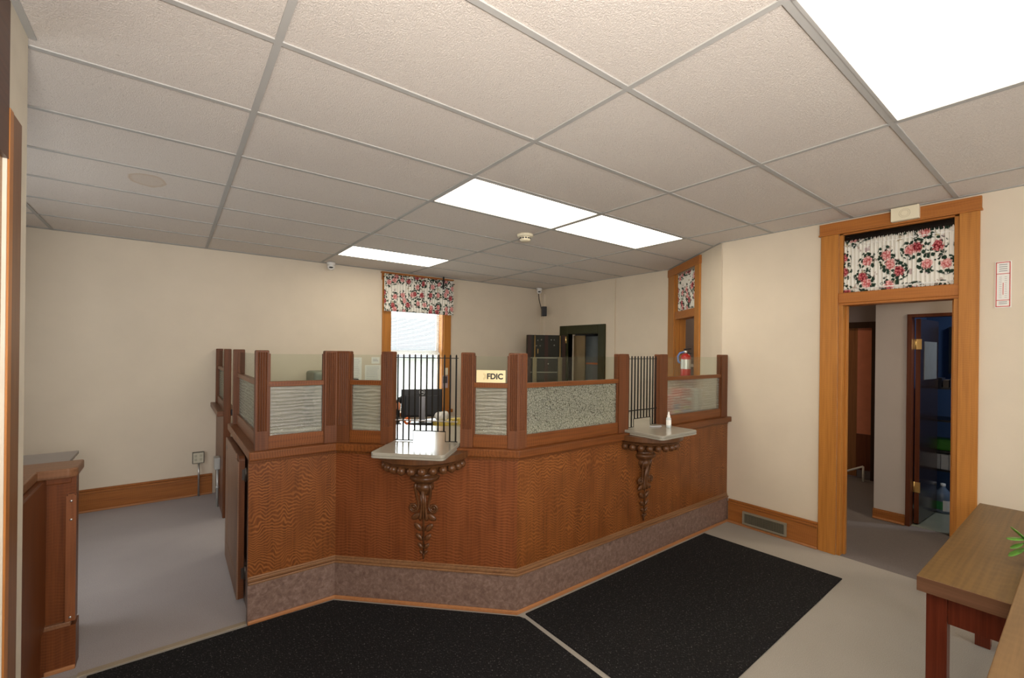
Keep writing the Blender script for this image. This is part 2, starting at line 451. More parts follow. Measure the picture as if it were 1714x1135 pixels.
# floors
MB().box(-.9, XD, -3.0, 2.52, -.1, 0).build('floor_front', CARPF).__setitem__('kind', 'structure')
MB().box(-.9, 6.2, 2.52, YB, -.1, 0).prism([(XD, 1.7), (XD+.001, 2.52), (6.2, 2.52), (6.2, 2.885)], -.1, 0).build('floor_back', CARPB)['kind'] = 'structure'
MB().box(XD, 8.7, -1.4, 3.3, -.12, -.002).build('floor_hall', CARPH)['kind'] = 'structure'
MB().box(6.66, 8.4, -1.2, .66, -.02, .001).build('floor_storeroom', LINO)['kind'] = 'structure'
struct(MB().box(.56, 1.29, 2.49, 2.525, 0, .004).build('trim_1', plain('carpet_seam', (.33, .27, .19), .6)))
# ceiling and grid
ceil = MB().box(-1, 8.8, -3.1, 5.7, H+.006, H+.1).build('ceiling', CEIL); ceil['kind'] = 'structure'
g = MB()
ga = [i*1.2192 for i in range(-1, 5)]; gb = [i*.6096 for i in range(-6, 11)]
for x in ga: g.box(x-.0125, x+.0125, -3, YB, H, H+.02)
for y in gb:
    g.box(-.9, XR if y > 2.885 else (XD+(y-1.7)*.755 if y > 1.7 else XD), y-.0125, y+.0125, H+.0006, H+.02)
g.box(-.9, XR, YB-.022, YB, H+.001, H+.02); g.box(XR-.022, XR, 2.9, YB, H+.001, H+.02)
g.box(XD-.022, XD, -3, 1.7, H+.001, H+.02); g.box(XL, XL+.022, -3, 1.76, H+.001, H+.02)
g.obox(A, ED, ND, 0, LD, 0, .022, H+.001, H+.02)
g.build('ceiling_grid', GREYMET, ceil)
# walls
w = MB()
wx0, wx1, wz0, wz1 = 3.385, 4.235, .75, 2.64
w.box(-.9, wx0, YB, YB+.16, 0, H+.05).box(wx1, 6.36, YB, YB+.16, 0, H+.05).box(wx0, wx1, YB, YB+.16, 0, wz0).box(wx0, wx1, YB, YB+.16, wz1, H+.05)
struct(w.build('wall_back', WALL))
w = MB(); vy0, vy1, vz = 4.12, 4.80, 1.95
w.box(XR, XR+.16, 2.80, vy0, 0, H+.05).box(XR, XR+.16, vy1, YB, 0, H+.05).box(XR, XR+.16, vy0, vy1, vz, H+.05)
struct(w.build('wall_right_back', WALL))
w = MB(); ds0, ds1 = .22, .87
w.obox(A, ED, ND, 0, ds0, -.12, 0, 0, H+.05).obox(A, ED, ND, ds1, LD, -.12, 0, 0, H+.05).obox(A, ED, ND, ds0, ds1, -.12, 0, 2.665, H+.05)
struct(w.build('wall_diagonal', WALL))
w = MB(); dy0, dy1 = -.015, .70
w.box(XD, XD+.14, -3, dy0, 0, H+.05).box(XD, XD+.14, dy1, 1.69, 0, H+.05).box(XD, XD+.14, dy0, dy1, 2.655, H+.05)
struct(w.build('wall_right', WALL))
w = MB().box(.38, XL, -3, .75, 0, H+.05).box(.38, XL, 1.52, 1.76, 0, H+.05).box(.38, XL, .75, 1.52, 2.3, H+.05)
struct(w.build('wall_left', plain('cream_end_wall', (.62, .56, .45), .6, 0, .05)))
struct(MB().box(-.98, -.9, .9, YB, 0, H+.05).box(-.9, .38, .9, .98, 0, H+.05).build('wall_left_back', WALL))
w = MB().box(-1, 5.4, -3.12, -3.0, 0, .75).box(-1, 5.4, -3.12, -3.0, 2.45, H+.05).box(-1, .7, -3.12, -3, .75, 2.45).box(4.9, 5.4, -3.12, -3, .75, 2.45).box(2.05, 3.3, -3.12, -3, .75, 2.45)
struct(w.build('wall_front', WALL))
# hall beyond the doorway
XH = 6.623
w = MB().box(XH, XH+.1, .50, .77, 0, H+.05).box(XH, XH+.1, -1.3, .19, 0, H+.05).box(XH, XH+.1, .19, .50, 2.05, H+.05).box(XH+.1, 8.3, .67, .77, 0, H+.05)
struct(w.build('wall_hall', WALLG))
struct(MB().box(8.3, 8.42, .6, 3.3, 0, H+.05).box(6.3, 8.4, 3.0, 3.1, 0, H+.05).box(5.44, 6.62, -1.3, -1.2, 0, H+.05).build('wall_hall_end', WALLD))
struct(MB().box(8.2, 8.3, -1.3, .67, 0, H).box(XH+.1, 8.3, -1.3, -1.2, 0, H).box(XH+.1, 8.2, .655, .67, 0, H).box(XH+.1, XH+.112, -1.2, .17, 0, H).build('wall_storeroom', BLUEW))

def baseboard(name, o, e, n, a0, a1, mat, h=.228):
    mb = MB()
    k = h/.228
    mb.obox(o, e, n, a0, a1, 0, .02, 0, .185*k).obox(o, e, n, a0, a1, 0, .027, .185*k, .205*k).obox(o, e, n, a0, a1, 0, .014, .205*k, h)
    q = MB().obox(o, e, n, a0, a1, .02, .034, 0, .02)
    r = mb.build(name, mat, bevel=.005); struct(r)
    q.build('shoe_moulding', QUART, r, bevel=.006)
    return r
baseboard('baseboard_back', (0, YB, 0), (1, 0, 0), (0, -1, 0), -.9, 1.30, BASEB)
bb = baseboard('baseboard_right', (XD, 0, 0), (0, 1, 0), (-1, 0, 0), .828, 1.60, BASEBY)
baseboard('baseboard_hall', (XH, 0, 0), (0, 1, 0), (-1, 0, 0), .522, .775, BASEBY, .10)

# doorway on the right with transom
d1 = thing('door_1', 'golden oak doorway with transom in the right wall, open to the dim hall', 'doorway', (XD, .34, 0), kind='structure')
MB().box(XD-.022, XD, .70, .826, 0, 2.68).build('casing', GOLD, d1, bevel=.003)
MB().box(XD-.022, XD, -.117, -.015, 0, 2.68).build('casing', GOLD, d1, bevel=.003)
MB().box(XD-.03, XD, -.125, .834, 2.665, 2.755).box(XD-.036, XD, -.13, .84, 2.655, 2.668).build('head_casing', GOLDY, d1, bevel=.003)
MB().box(XD-.012, XD+.14, -.015, .70, 2.085, 2.168).box(XD-.004, XD+.14, -.015, .70, 2.065, 2.085).build('transom_bar', GOLDY, d1, bevel=.003)
MB().box(XD-.001, XD+.16, .672, .70, 0, 2.66).box(XD+.06, XD+.10, .655, .672, 0, 2.066).build('jamb', GOLD, d1, bevel=.002)
MB().box(XD-.001, XD+.16, -.015, .012, 0, 2.66).box(XD+.06, XD+.10, .012, .028, 0, 2.066).build('jamb', GOLD, d1, bevel=.002)
MB().box(XD-.001, XD+.16, -.015, .70, 2.645, 2.662).build('head_jamb', GOLDY, d1, bevel=.002)
MB().box(XD+.03, XD+.04, .012, .672, 2.168, 2.645).build('transom_glass', thin_glass('dark_transom_glass', (.25, .24, .24)), d1)
MB().box(XD+.03, XD+.055, .012, .014, 1.75, 1.83).build('strike_plate', BRASS, d1)

# diagonal doorway
d2 = thing('door_2', 'oak doorway with curtained transom in the diagonal corner behind the counter', 'doorway', A+ED*.5, kind='structure')
MB().obox(A, ED, ND, .01, ds0, 0, .022, 0, 2.68).build('casing', GOLD, d2, bevel=.003)
MB().obox(A, ED, ND, ds1, 1.0, 0, .022, 0, 2.68).build('casing', GOLD, d2, bevel=.003)
MB().obox(A, ED, ND, .005, 1.01, 0, .03, 2.66, 2.755).build('head_casing', GOLDX, d2, bevel=.003)
MB().obox(A, ED, ND, ds0, ds1, -.12, .012, 2.085, 2.18).build('transom_bar', GOLDX, d2, bevel=.003)
MB().obox(A, ED, ND, ds0, ds0+.02, -.13, .0, 0, 2.66).obox(A, ED, ND, ds0+.02, ds0+.035, -.09, -.05, 0, 2.085).build('jamb', GOLD, d2)
MB().obox(A, ED, ND, ds1-.02, ds1, -.13, .0, 0, 2.66).build('jamb', GOLD, d2)
MB().obox(A, ED, ND, ds0, ds1, -.07, -.055, 2.18, 2.66).build('transom_glass', thin_glass('dark_transom_glass_b', (.25, .24, .24)), d2)

# storeroom door in the hall
d3 = thing('door_3', 'dark veneer storeroom door standing open in the hall', 'door', (XH, .35, 0), kind='structure')
MB().box(XH-.015, XH+.1, .485, .52, 0, 2.06).build('jamb', REDJAMB, d3)
MB().box(XH-.015, XH+.1, .17, .20, 0, 2.06).box(XH-.015, XH+.1, .2, .485, 2.03, 2.06).build('frame', REDJAMB, d3)
lf = MB().obox((XH+.10, .475, 0), V((1, -.048, 0)).normalized(), V((.048, 1, 0)).normalized(), 0, .62, -.035, 0, .015, 2.02).build('door_leaf', DARKDOOR, d3, bevel=.002)
MB().obox((XH+.10, .475, 0), V((1, -.048, 0)).normalized(), V((.048, 1, 0)).normalized(), -.004, 0, -.036, .001, .015, 2.02).build('edge_band', REDJAMB, lf)
for z in (1.72, .32):
    h = MB().box(XH+.085, XH+.093, .430, .483, z, z+.1)
    h.tube([(XH+.088, .475, z), (XH+.088, .475, z+.1)], .007, 8)
    h.build('hinge', BRASS, d3)
MB().obox((XH+.10, .475, 0), V((1, -.048, 0)).normalized(), V((.048, 1, 0)).normalized(), .12, .55, -.038, -.034, 1.42, 1.80).build('painted_reflection', plain('painted_reflection', (.3, .29, .25), .5), lf)  # pale patch painted in place of a window reflection on the glossy leaf

# hall far doorway and handrail
d4 = thing('door_4', 'dark doorway with orange wood door at the far end of the hall', 'doorway', (8.28, 1.35, 0), kind='structure')
MB().box(8.24, 8.3, 1.10, 1.2, 0, 2.1).box(8.24, 8.3, 1.2, 1.75, 2.02, 2.1).build('frame', wood('dark_hall_casing', (.02, .01, .005), (.04, .018, .008), (.05, .024, .01), 'z', flake=0), d4)
MB().box(8.27, 8.3, 1.36, 1.75, .02, 2.02).build('door_leaf', wood('hall_door_wood', (.15, .06, .02), (.22, .09, .03), (.3, .13, .05), 'z', flake=.1), d4)
MB().box(8.27, 8.3, 1.2, 1.36, .6, 2.02).build('side_panel', plain('painted_salmon_glow', (.5, .17, .09), .6), d4)  # orange glow beside the far door, put into the strip's colour
MB().box(8.25, 8.3, 1.2, 1.36, .12, .6).build('kick_panel', REDJAMB, d4)
t = MB().tube([(8.1, 1.50, .06), (8.1, 1.24, .2)], .012).tube([(8.1, 1.24, .2), (8.1, 1.24, .0)], .012)
tag(t.build('handrail', plain('white_rail', (.6, .58, .52), .5), loc=(8.1, 1.37, 0)), 'low white rail on the hall floor before the far doorway', 'rail')

# left entrance casing beside the camera
d5 = thing('door_5', 'orange oak door and casing at the left edge of the photo', 'door', (XL, 1.2, 0), kind='structure')
MB().box(XL-.12, XL+.003, 1.565, 1.675, 0, 2.42).build('casing', wood('casing_brown', (.13, .052, .02), (.2, .085, .035), (.25, .12, .05), 'z', flake=0), d5)
MB().box(XL-.12, XL+.005, 1.525, 1.565, 0, 2.42).build('jamb', wood('jamb_orange', (.3, .11, .025), (.44, .17, .04), (.5, .22, .07), 'z', flake=0), d5)
MB().box(XL-.12, XL+.003, .6, 1.525, 2.255, 2.76).build('head_casing', wood('head_dark', (.05, .016, .008), (.08, .028, .012), (.12, .045, .02), 'y', flake=0), d5)
MB().box(XL-.06, XL-.01, .75, 1.525, .01, 2.255).build('door_leaf', wood('leaf_orange', (.26, .12, .04), (.36, .18, .07), (.45, .24, .1), 'z', flake=.1), d5)

# window
wn = thing('window_1', 'bright window with white blinds in the back wall behind the counter', 'window', (3.81, YB, wz0), kind='structure')
MB().box(3.262, wx0, YB-.022, YB, .66, 2.66).build('casing', GOLD, wn, bevel=.003)
MB().box(wx1, 4.357, YB-.022, YB, .66, 2.66).build('casing', GOLD, wn, bevel=.003)
MB().box(3.25, 4.37, YB-.03, YB, 2.64, 2.74).box(3.235, 4.385, YB-.05, YB, 2.735, 2.752).build('head_casing', GOLDX, wn, bevel=.003)
MB().box(3.24, 4.38, YB-.07, YB+.02, .70, .75).build('sill', GOLDX, wn, bevel=.004)
MB().box(wx0, wx0+.015, YB, YB+.15, wz0, wz1).build('jamb', GOLD, wn)
MB().box(wx1-.015, wx1, YB, YB+.15, wz0, wz1).build('jamb', GOLD, wn)
sa = MB()
for (z0, z1, yy) in ((wz0, 1.62, YB+.09), (1.60, wz1, YB+.12)):
    sa.box(wx0+.015, wx0+.06, yy, yy+.03, z0, z1).box(wx1-.06, wx1-.015, yy, yy+.03, z0, z1).box(wx0+.06, wx1-.06, yy, yy+.03, z0, z0+.05).box(wx0+.06, wx1-.06, yy, yy+.03, z1-.04, z1)
sa.build('sash', plain('white_sash', (.75, .75, .73), .5), wn)
MB().box(wx0+.06, wx1-.06, YB+.10, YB+.104, wz0+.05, 1.6).box(wx0+.06, wx1-.06, YB+.13, YB+.134, 1.62, wz1-.04).build('pane', WINGLASS, wn)
bl = MB()
z = .80
while z < 2.60:
    bl.add([(wx0+.02, YB+.022, z+.0015), (wx1-.02, YB+.022, z+.0015), (wx1-.02, YB+.044, z-.0015), (wx0+.02, YB+.044, z-.0015)], [(0, 1, 2, 3)])
    z += .0205
bl.box(wx0+.02, wx1-.02, YB+.015, YB+.045, 2.60, 2.635)
for x in (wx0+.12, wx1-.12): bl.tube([(x, YB+.033, .8), (x, YB+.033, 2.6)], .0012, 5)
tag(bl.build('blind', WHITEP, loc=(3.81, YB+.03, .8)), 'white slatted mini blind hanging inside the back window frame', 'blind')

# ------------------------------------------------------------------ ceiling lights
def lightcell(i, j):
    return (ga_(i)+.0125, ga_(i+1)-.0125, j*.6096+.0125, (j+1)*.6096-.0125)
def ga_(i): return i*1.2192
cl = None
for (i, j, lab) in ((2, -1, 'largest ceiling light panel, at the top right corner of the photo'),
                    (2, 3, 'left one of the two adjoining ceiling light panels above the smoke detector'),
                    (3, 3, 'right one of the two adjoining ceiling light panels, toward the diagonal doorway'),
                    (2, 7, 'farthest ceiling light panel, above the curtained back window')):
    x0, x1, y0, y1 = lightcell(i, j)
    c = ((x0+x1)/2, (y0+y1)/2, H+.006)
    if cl is None:
        cl = thing('ceiling_light', lab, 'ceiling light', c, 'fluorescent panels in the ceiling grid')
        fr = MB().box(x0, x1, y0, y0+.012, H-.001, H+.012).box(x0, x1, y1-.012, y1, H-.001, H+.012).box(x0, x0+.012, y0, y1, H-.001, H+.012).box(x1-.012, x1, y0, y1, H-.001, H+.012)
        fr.build('frame', GREYMET, cl)
        MB().box(x0+.012, x1-.012, y0+.012, y1-.012, H+.003, H+.010).build('diffuser', LAMP, cl)
    else: dup(cl, c, lab)

# ------------------------------------------------------------------ teller counter
c1 = V((1.294, 2.475, 0)); c2 = V((1.795, 2.475, 0)); c3 = V((2.660, 1.610, 0)); c4 = V((XD, 1.610, 0))
PATH = [c1, c2, c3, c4]
E1 = V((1, 0, 0)); N1 = V((0, -1, 0)); E2 = (c3-c2).normalized(); N2 = V((-.70711, -.70711, 0)); E3 = E1; N3 = N1
NS = [N1, N2, N3]
def offp(d):
    out = []
    for i, p in enumerate(PATH):
        if i == 0: n = NS[0]
        elif i == 3: n = NS[2]
        else:
            n = (NS[i-1]+NS[i]); n = n/(n.dot(NS[i]))
        out.append(p+n*d)
    return out
def band(mb, d0, d1, z0, z1, i0=0, i1=3):
    a = offp(d1)[i0:i1+1]; b = offp(d0)[i0:i1+1]
    return mb.prism([(p.x, p.y) for p in a]+[(p.x, p.y) for p in b[::-1]], z0, z1)
ct = thing('teller_counter', 'old oak bank teller counter with glass screens and two barred wickets, angled across the room', 'counter', (2.4, 2.3, 0), kind='thing')
XE = 1.325                       # outer face of the end wing
YE = 3.74
b = band(MB(), -.05, 0, 0, .235); b.box(1.313, 1.345, 2.52, YE, 0, .235)
b.build('plinth', PLINTH, ct)
band(MB(), 0, .014, 0, .024).build('quarter_round', QUART, ct, bevel=.005)
tr = band(MB(), -.05, .008, .236, .25); band(tr, -.05, -.004, .25, .268); band(tr, -.05, -.008, .268, .28)
tr.build('base_trim', OLIVE, ct, bevel=.004)
for i, (mt) in enumerate((OAK, OAK_B, OAK)):
    band(MB(), -.05, -.012, .28, .985, i, i+1).build('front_panel', mt, ct)
MB().box(XE, XE+.03, 2.52, YE, .235, .985).build('end_panel', OAKY, ct)
cv = band(MB(), -.05, -.006, .962, .974); band(cv, -.05, .0, .974, .986); cv.build('cove_moulding', OAKX, ct, bevel=.004)
LZ0, LZ1 = .986, 1.036
ld = MB()
o1, o0 = offp(.03), offp(-.13)
x_in = XE+.13
ld.prism([(XE-.035, o1[0].y)]+[(p.x, p.y) for p in o1[1:]]+[(p.x, p.y) for p in o0[:0:-1]]+[(x_in, o0[0].y), (x_in, YE), (XE-.035, YE)], LZ0, LZ1)
ld.build('ledge', OAKX, ct, bevel=.006)
# posts with fluted faces
def fluted(pts, normals, flute_on, depth, name, z0=1.036, zf=1.15, z1=1.645):
    """pts: face polyline (outer), each segment fluted"""
    prof = []
    for i in range(len(pts)-1):
        p, q = V(pts[i]), V(pts[i+1]); e = (q-p); L = e.length; e /= L; n = V(normals[i])
        prof.append(p)
        if flute_on:
            k = max(3, int(round(L/.0165))); mrg = .009; wdt = (L-2*mrg)/k
            for j in range(k):
                for (a, dd) in ((.12, 0), (.3, -.005), (.5, -.0065), (.7, -.005), (.88, 0)):
                    prof.append(p+e*(mrg+wdt*(j+a))+n*dd)
    prof.append(V(pts[-1]))
    n0, n1 = V(normals[0]), V(normals[-1])
    if len(normals) == 1: back = [V(pts[-1])-n1*depth, V(pts[0])-n0*depth]
    else:
        nm = (n0+n1)/((n0+n1).dot(n1))
        back = [V(pts[-1])-n1*depth, V(pts[1])-nm*depth, V(pts[0])-n0*depth]
    flat = [V(p) for p in pts]
    mb = MB()
    mb.prism([(p.x, p.y) for p in flat+back], z0, zf)
    mb.prism([(p.x, p.y) for p in prof+back], zf, z1-.012)
    ins = []
    allp = flat+back; c = sum(allp, V())/len(allp)
    rings = [[V((p.x, p.y, zz)) + (c-p).normalized()*s_ for p in allp] for zz, s_ in ((z1-.012, 0), (z1-.004, .001), (z1, .006))]
    mb.loft([[V((v.x, v.y, zz)) for v in r] for r, zz in zip(rings, (z1-.012, z1-.004, z1))], smooth=False)
    return mb.build(name, POST, ct)
dF = -.012
def P1(x): return c1+E1*(x-c1.x)+N1*dF
def P2(t): return c2+E2*t+N2*dF
def P3(x): return V((x, c3.y, 0))+N3*dF
m2 = offp(dF)
fluted([P1(1.325), P1(1.397)], [N1], True, .06, 'post')
fluted([P1(1.722), m2[1], P2(.082)], [N1, N2], True, .05, 'post')
fluted([P2(.305), P2(.388)], [N2], True, .055, 'post')
fluted([P2(.842), P2(.925)], [N2], True, .055, 'post')
fluted([P2(1.152), m2[2], P3(2.735)], [N2, N3], True, .055, 'post')
fluted([P3(3.645), P3(3.758)], [N3], False, .055, 'post')
fluted([P3(4.165), P3(4.278)], [N3], False, .055, 'post')
fluted([P3(5.185), P3(5.296)], [N3], False, .055, 'post')
fluted([V((1.322, 3.66, 0)), V((1.40, 3.66, 0))], [N1], False, .07, 'post')
# glazed bays
def bay(o, e, n, a0, a1, crackle=False, rail=OAKX):
    r = MB().obox(o, e, n, a0, a1, -.058, -.020, 1.036, 1.118); r.build('bottom_rail', rail, ct, bevel=.003)
    r = MB().obox(o, e, n, a0, a1, -.058, -.020, 1.420, 1.452); r.build('middle_rail', rail, ct, bevel=.003)
    for a, b_ in ((a0, a0+.010), (a1-.010, a1)): MB().obox(o, e, n, a, b_, -.05, -.026, 1.118, 1.625).build('glass_stop', POST, ct, bevel=.001)
    MB().obox(o, e, n, a0+.008, a1-.008, -.041, -.036, 1.118, 1.420).build('textured_pane', CRACK if crackle else TEXG, ct)
    MB().obox(o, e, n, a0+.008, a1-.008, -.041, -.036, 1.452, 1.622).build('clear_pane', GLASS, ct)
bay(c1, E1, N1, 1.397-c1.x, 1.722-c1.x)
bay(c2, E2, N2, .082, .305, rail=OAKD)
bay(c2, E2, N2, .925, 1.152, rail=OAKD)
bay(c3, E3, N3, 2.735-c3.x, 3.645-c3.x, True)
bay(c3, E3, N3, 4.278-c3.x, 5.185-c3.x)
NE = V((-1, 0, 0))
bay(V((XE, 0, 0)), V((0, 1, 0)), NE, 2.545, 3.66, rail=OAKY)
# wickets
def grille(o, e, n, a, k, left, right, bar_mat):
    d = -.030
    P = lambda t, z: V(o)+V(e)*t+V(n)*d+UP*z
    gr = MB().tube([P(a-.014, 1.607), P(a+.0395*(k-1)+.014, 1.607)], .0028, 6)
    cb = MB().obox(V(o)+V(n)*d, e, n, a-.014, a+.0395*(k-1)+.014, -.004, .004, 1.190, 1.198)
    tl, tr_ = a+.0395*left-.011, a+.0395*right+.011
    zl, zh = 1.064, 1.128
    bt = MB().tube([P(a-.012, zl), P(tl, zl), P(tl, zh), P(tr_, zh), P(tr_, zl), P(a+.0395*(k-1)+.012, zl)], .0035, 6, smooth=False)
    g_ = gr.build('grille', BLACK, ct); cb.build('cross_bar', bar_mat, g_); bt.build('bottom_rod', BLACK, g_)
    for i in range(k):
        t = a+.0395*i
        z0 = zh if left <= i <= right else zl
        MB().tube([P(t, z0), P(t, 1.622), P(t, 1.630)], [.0055, .0055, .002], 8).build('bar', BLACK, g_)
grille(c2, E2, N2, .412, 11, 3, 8, STEEL)
grille(c3, E3, N3, 3.778-c3.x, 10, 2, 7, BLACK)
# worktop inside, then stone-coloured shelves through the wickets
wt = MB(); a, b_ = offp(-.135), offp(-.70)
wt.prism([(1.46, a[0].y)]+[(p.x, p.y) for p in a[1:]]+[(p.x, p.y) for p in b_[:0:-1]]+[(1.46, b_[0].y)], 1.012, 1.047)
wt.build('inner_worktop', CREAMLAM, ct, bevel=.003)
ib = MB(); a2, b2 = offp(-.60), offp(-.64)
ib.prism([(1.46, a2[0].y)]+[(p.x, p.y) for p in a2[1:]]+[(p.x, p.y) for p in b2[:0:-1]]+[(1.46, b2[0].y)], 0, 1.012)
ib.build('inner_cabinet', CAB, ct)
def rounded(o, e, n, a0, a1, d0, d1, r):
    pts = [V(o)+V(e)*a0+V(n)*d0, V(o)+V(e)*a1+V(n)*d0]
    for cxx, s0 in ((a1-r, 0), (a0+r, PI/2)):
        for k in range(6):
            t = s0+PI/2*k/5
            pts.append(V(o)+V(e)*(cxx+r*math.cos(t))+V(n)*(d1-r+r*math.sin(t)))
    return [(p.x, p.y) for p in pts]
def wicket(o, e, n, a0, a1, d1, mat):
    s_ = MB().prism(rounded(o, e, n, a0, a1, -.135, d1, .03), 1.037, 1.0575); s_.prism(rounded(o, e, n, a0, a1, .034, d1, .03), 1.024, 1.037)
    s_.build('transaction_shelf', CREAMLAM, ct, bevel=.004)
    ac = (a0+a1)/2
    O = V(o)+V(e)*ac
    br = MB()
    def arc(r, z): return [O+V(e)*(r*math.cos(t))+V(n)*(-.012+(r+.012)*math.sin(t))+UP*z for t in [PI*k/32 for k in range(33)]]
    # moulded half-round support, lofted top to bottom
    prof = [(.296, 1.024), (.296, .986), (.284, .978), (.270, .972), (.262, .958), (.236, .952), (.226, .935), (.215, .918), (.19, .908)]
    br.loft([arc(r, z) for r, z in prof], closed=True, caps=True, smooth=False)
    bk = br.build('bracket', CARVE, ct, bevel=.002)
    proto = MB().ball(O+V(e)*.245+UP*.934, .027, 14, 10).build('bead', CARVE, bk)
    c0 = proto.location.copy()
    for k in range(1, 13):
        t = PI*k/12
        bd = proto.copy(); col.objects.link(bd); bd.parent = bk
        bd.location = c0+V(e)*(.245*math.cos(t)-.245)+V(n)*(.245*math.sin(t))
    # fluted urn (half round against the panel)
    u = MB()
    pr = [(.105, .91), (.092, .895), (.083, .872), (.08, .853), (.094, .850), (.098, .838), (.092, .824), (.074, .812), (.06, .803), (.055, .793),
          (.058, .786), (.062, .776), (.058, .760), (.046, .748), (.038, .735), (.030, .722), (.012, .712)]
    O2 = O+V(n)*-.012
    rings = []
    for r, z in pr:
        fl = .004 if .853 < z < .9 else 0
        rings.append([O2+V(e)*((r-fl*(k % 2))*math.cos(PI*k/40))+V(n)*((r-fl*(k % 2))*math.sin(PI*k/40))+UP*z for k in range(41)])
    u.loft(rings, closed=True, caps=True)
    u.build('urn', CARVE, bk)
    Q = lambda x, z, d=.012: O+V(e)*x+V(n)*d+UP*z
    for s_ in (-1, 1):
        sp = MB()
        path = [Q(s_*.046, .80, .034), Q(s_*.052, .765, .026), Q(s_*.046, .72, .018), Q(s_*.036, .68, .012), Q(s_*.034, .645, .010)]
        for k in range(0, 26):
            t = k/25; ang = PI+t*PI*4.0; rr = .031*(1-t*.82)
            path.append(Q(s_*(.066+rr*math.cos(ang)), .640+rr*math.sin(ang), .012+.008*t))
        sp.tube(path, [.008]*5+[.0075-.003*k/25 for k in range(26)], 8)
        sp.build('scroll', CARVE, bk)
    mid = MB()
    mid.tube([Q(0, .76, .03), Q(0, .66, .018), Q(0, .60, .012), Q(0, .315, .0)], [.012, .009, .007, .004], 10)
    for s_ in (-1, 1):
        mid.tube([Q(s_*.014, .73, .026), Q(s_*.013, .66, .016), Q(s_*.018, .60, .014), Q(s_*.022, .574, .014), Q(s_*.023, .556, .01)], [.006, .006, .008, .0135, .004], 10)
    mid.build('stem', CARVE, bk)
    for (z, x, L, W_) in ((.580, .062, .038, .020), (.512, .046, .034, .018), (.448, .036, .029, .015), (.392, .027, .024, .0125), (.350, .018, .017, .009)):
        for s_ in (-1, 1):
            ax = (V(e)*s_*.62+UP*-.35) if z > .55 else (V(e)*s_*.62+UP*.6)
            ax.normalize(); sd = ax.cross(V(n)).normalized()
            lf = MB().ball(Q(s_*x*.8, z, .004), (L, W_, .011), 12, 8, (ax, sd, V(n)))
            lf.build('leaf', CARVE, bk)
    MB().ball(Q(0, .325, .0), (.024, .008, .009), 10, 8, (UP, V(e), V(n))).build('leaf', CARVE, bk)
wicket(c2, E2, N2, .388, .836, .325, None)
wicket(c3, E3, N3, 3.715-c3.x, 4.185-c3.x, .325, None)

# gold plaque leaning on the rail behind the glass
po = c2+E2*1.036+N2*-.031
pq = thing('plaque', 'cream and gold plaque lettered FDIC on the clear pane between two posts', 'sign', po+UP*1.452, kind='thing')
MB().obox(po, E2, N2, -.095, .095, 0, .004, 1.453, 1.533).build('plate', plain('gold_plate', (.78, .66, .38), .35, .1, .06), pq, bevel=.001)
text('FDIC', .049, po+E2*.026+N2*.0046+UP*1.492, E2, UP, BLKPL, 'lettering', pq, .0018)
rg = MB()
for i, r in enumerate((.013, .02)):
    rg.tube([po+E2*(-.052+r*math.cos(t))+N2*.0045+UP*(1.493+r*math.sin(t)) for t in [-PI*.45+PI*.9*k/12 for k in range(13)]], .0012, 5)
rg.build('emblem', plain('pale_gold_ink', (.5, .38, .17), .4), pq)

# ------------------------------------------------------------------ swing gate
gx0, gx1, gy0, gy1 = 1.266, 1.306, 2.765, 3.56
gt = thing('swing_gate', 'worn oak swing gate hinged to the counter end, standing open along it', 'gate', (1.286, 3.1, .03), kind='thing')
GW = wood('gate_worn_oak', (.14, .075, .045), (.22, .125, .08), (.3, .19, .125), 'z', flake=.2, rough=.5)
gm = MB()
sec = [(gy0, .03), (gy1, .03), (gy1, .955)]+[(gy0+.03-.03*math.sin(PI/2*k/5), .925+.03*math.cos(PI/2*k/5)) for k in range(6)]
def slabx(mb, poly, x0, x1):
    n = len(poly)
    mb.add([(x0, y, z) for y, z in poly]+[(x1, y, z) for y, z in poly], [tuple(range(n)), tuple(range(n, 2*n))[::-1]]+[(i, (i+1) % n, n+(i+1) % n, n+i) for i in range(n)])
slabx(gm, sec, gx0+.008, gx1)
gm.build('core', POST, gt)
fr = MB()
for (y0, y1, z0, z1) in ((gy0+.002, gy0+.11, .03, .92), (gy1-.11, gy1, .03, .955), (gy0+.11, gy1-.11, .03, .17), (gy0+.11, gy1-.11, .83, .955)):
    fr.box(gx0, gx0+.009, y0, y1, z0, z1)
fr.build('frame', GW, gt, bevel=.002)
MB().box(gx0+.003, gx0+.0095, gy0+.11, gy1-.11, .17, .83).build('panel', GW, gt)
for z in (.80, .16):
    hg = MB().box(1.29, XE+.003, gy0-.006, gy0-.002, z, z+.07).tube([(1.312, gy0-.006, z-.01), (1.312, gy0-.006, z+.08)], .008, 8)
    hg.build('hinge', plain('dark_hinge', (.08, .07, .06), .4, .6), gt)
MB().box(gx0-.001, gx0+.002, 3.47, 3.50, .875, .905).build('latch_hole', BLKPL, gt)

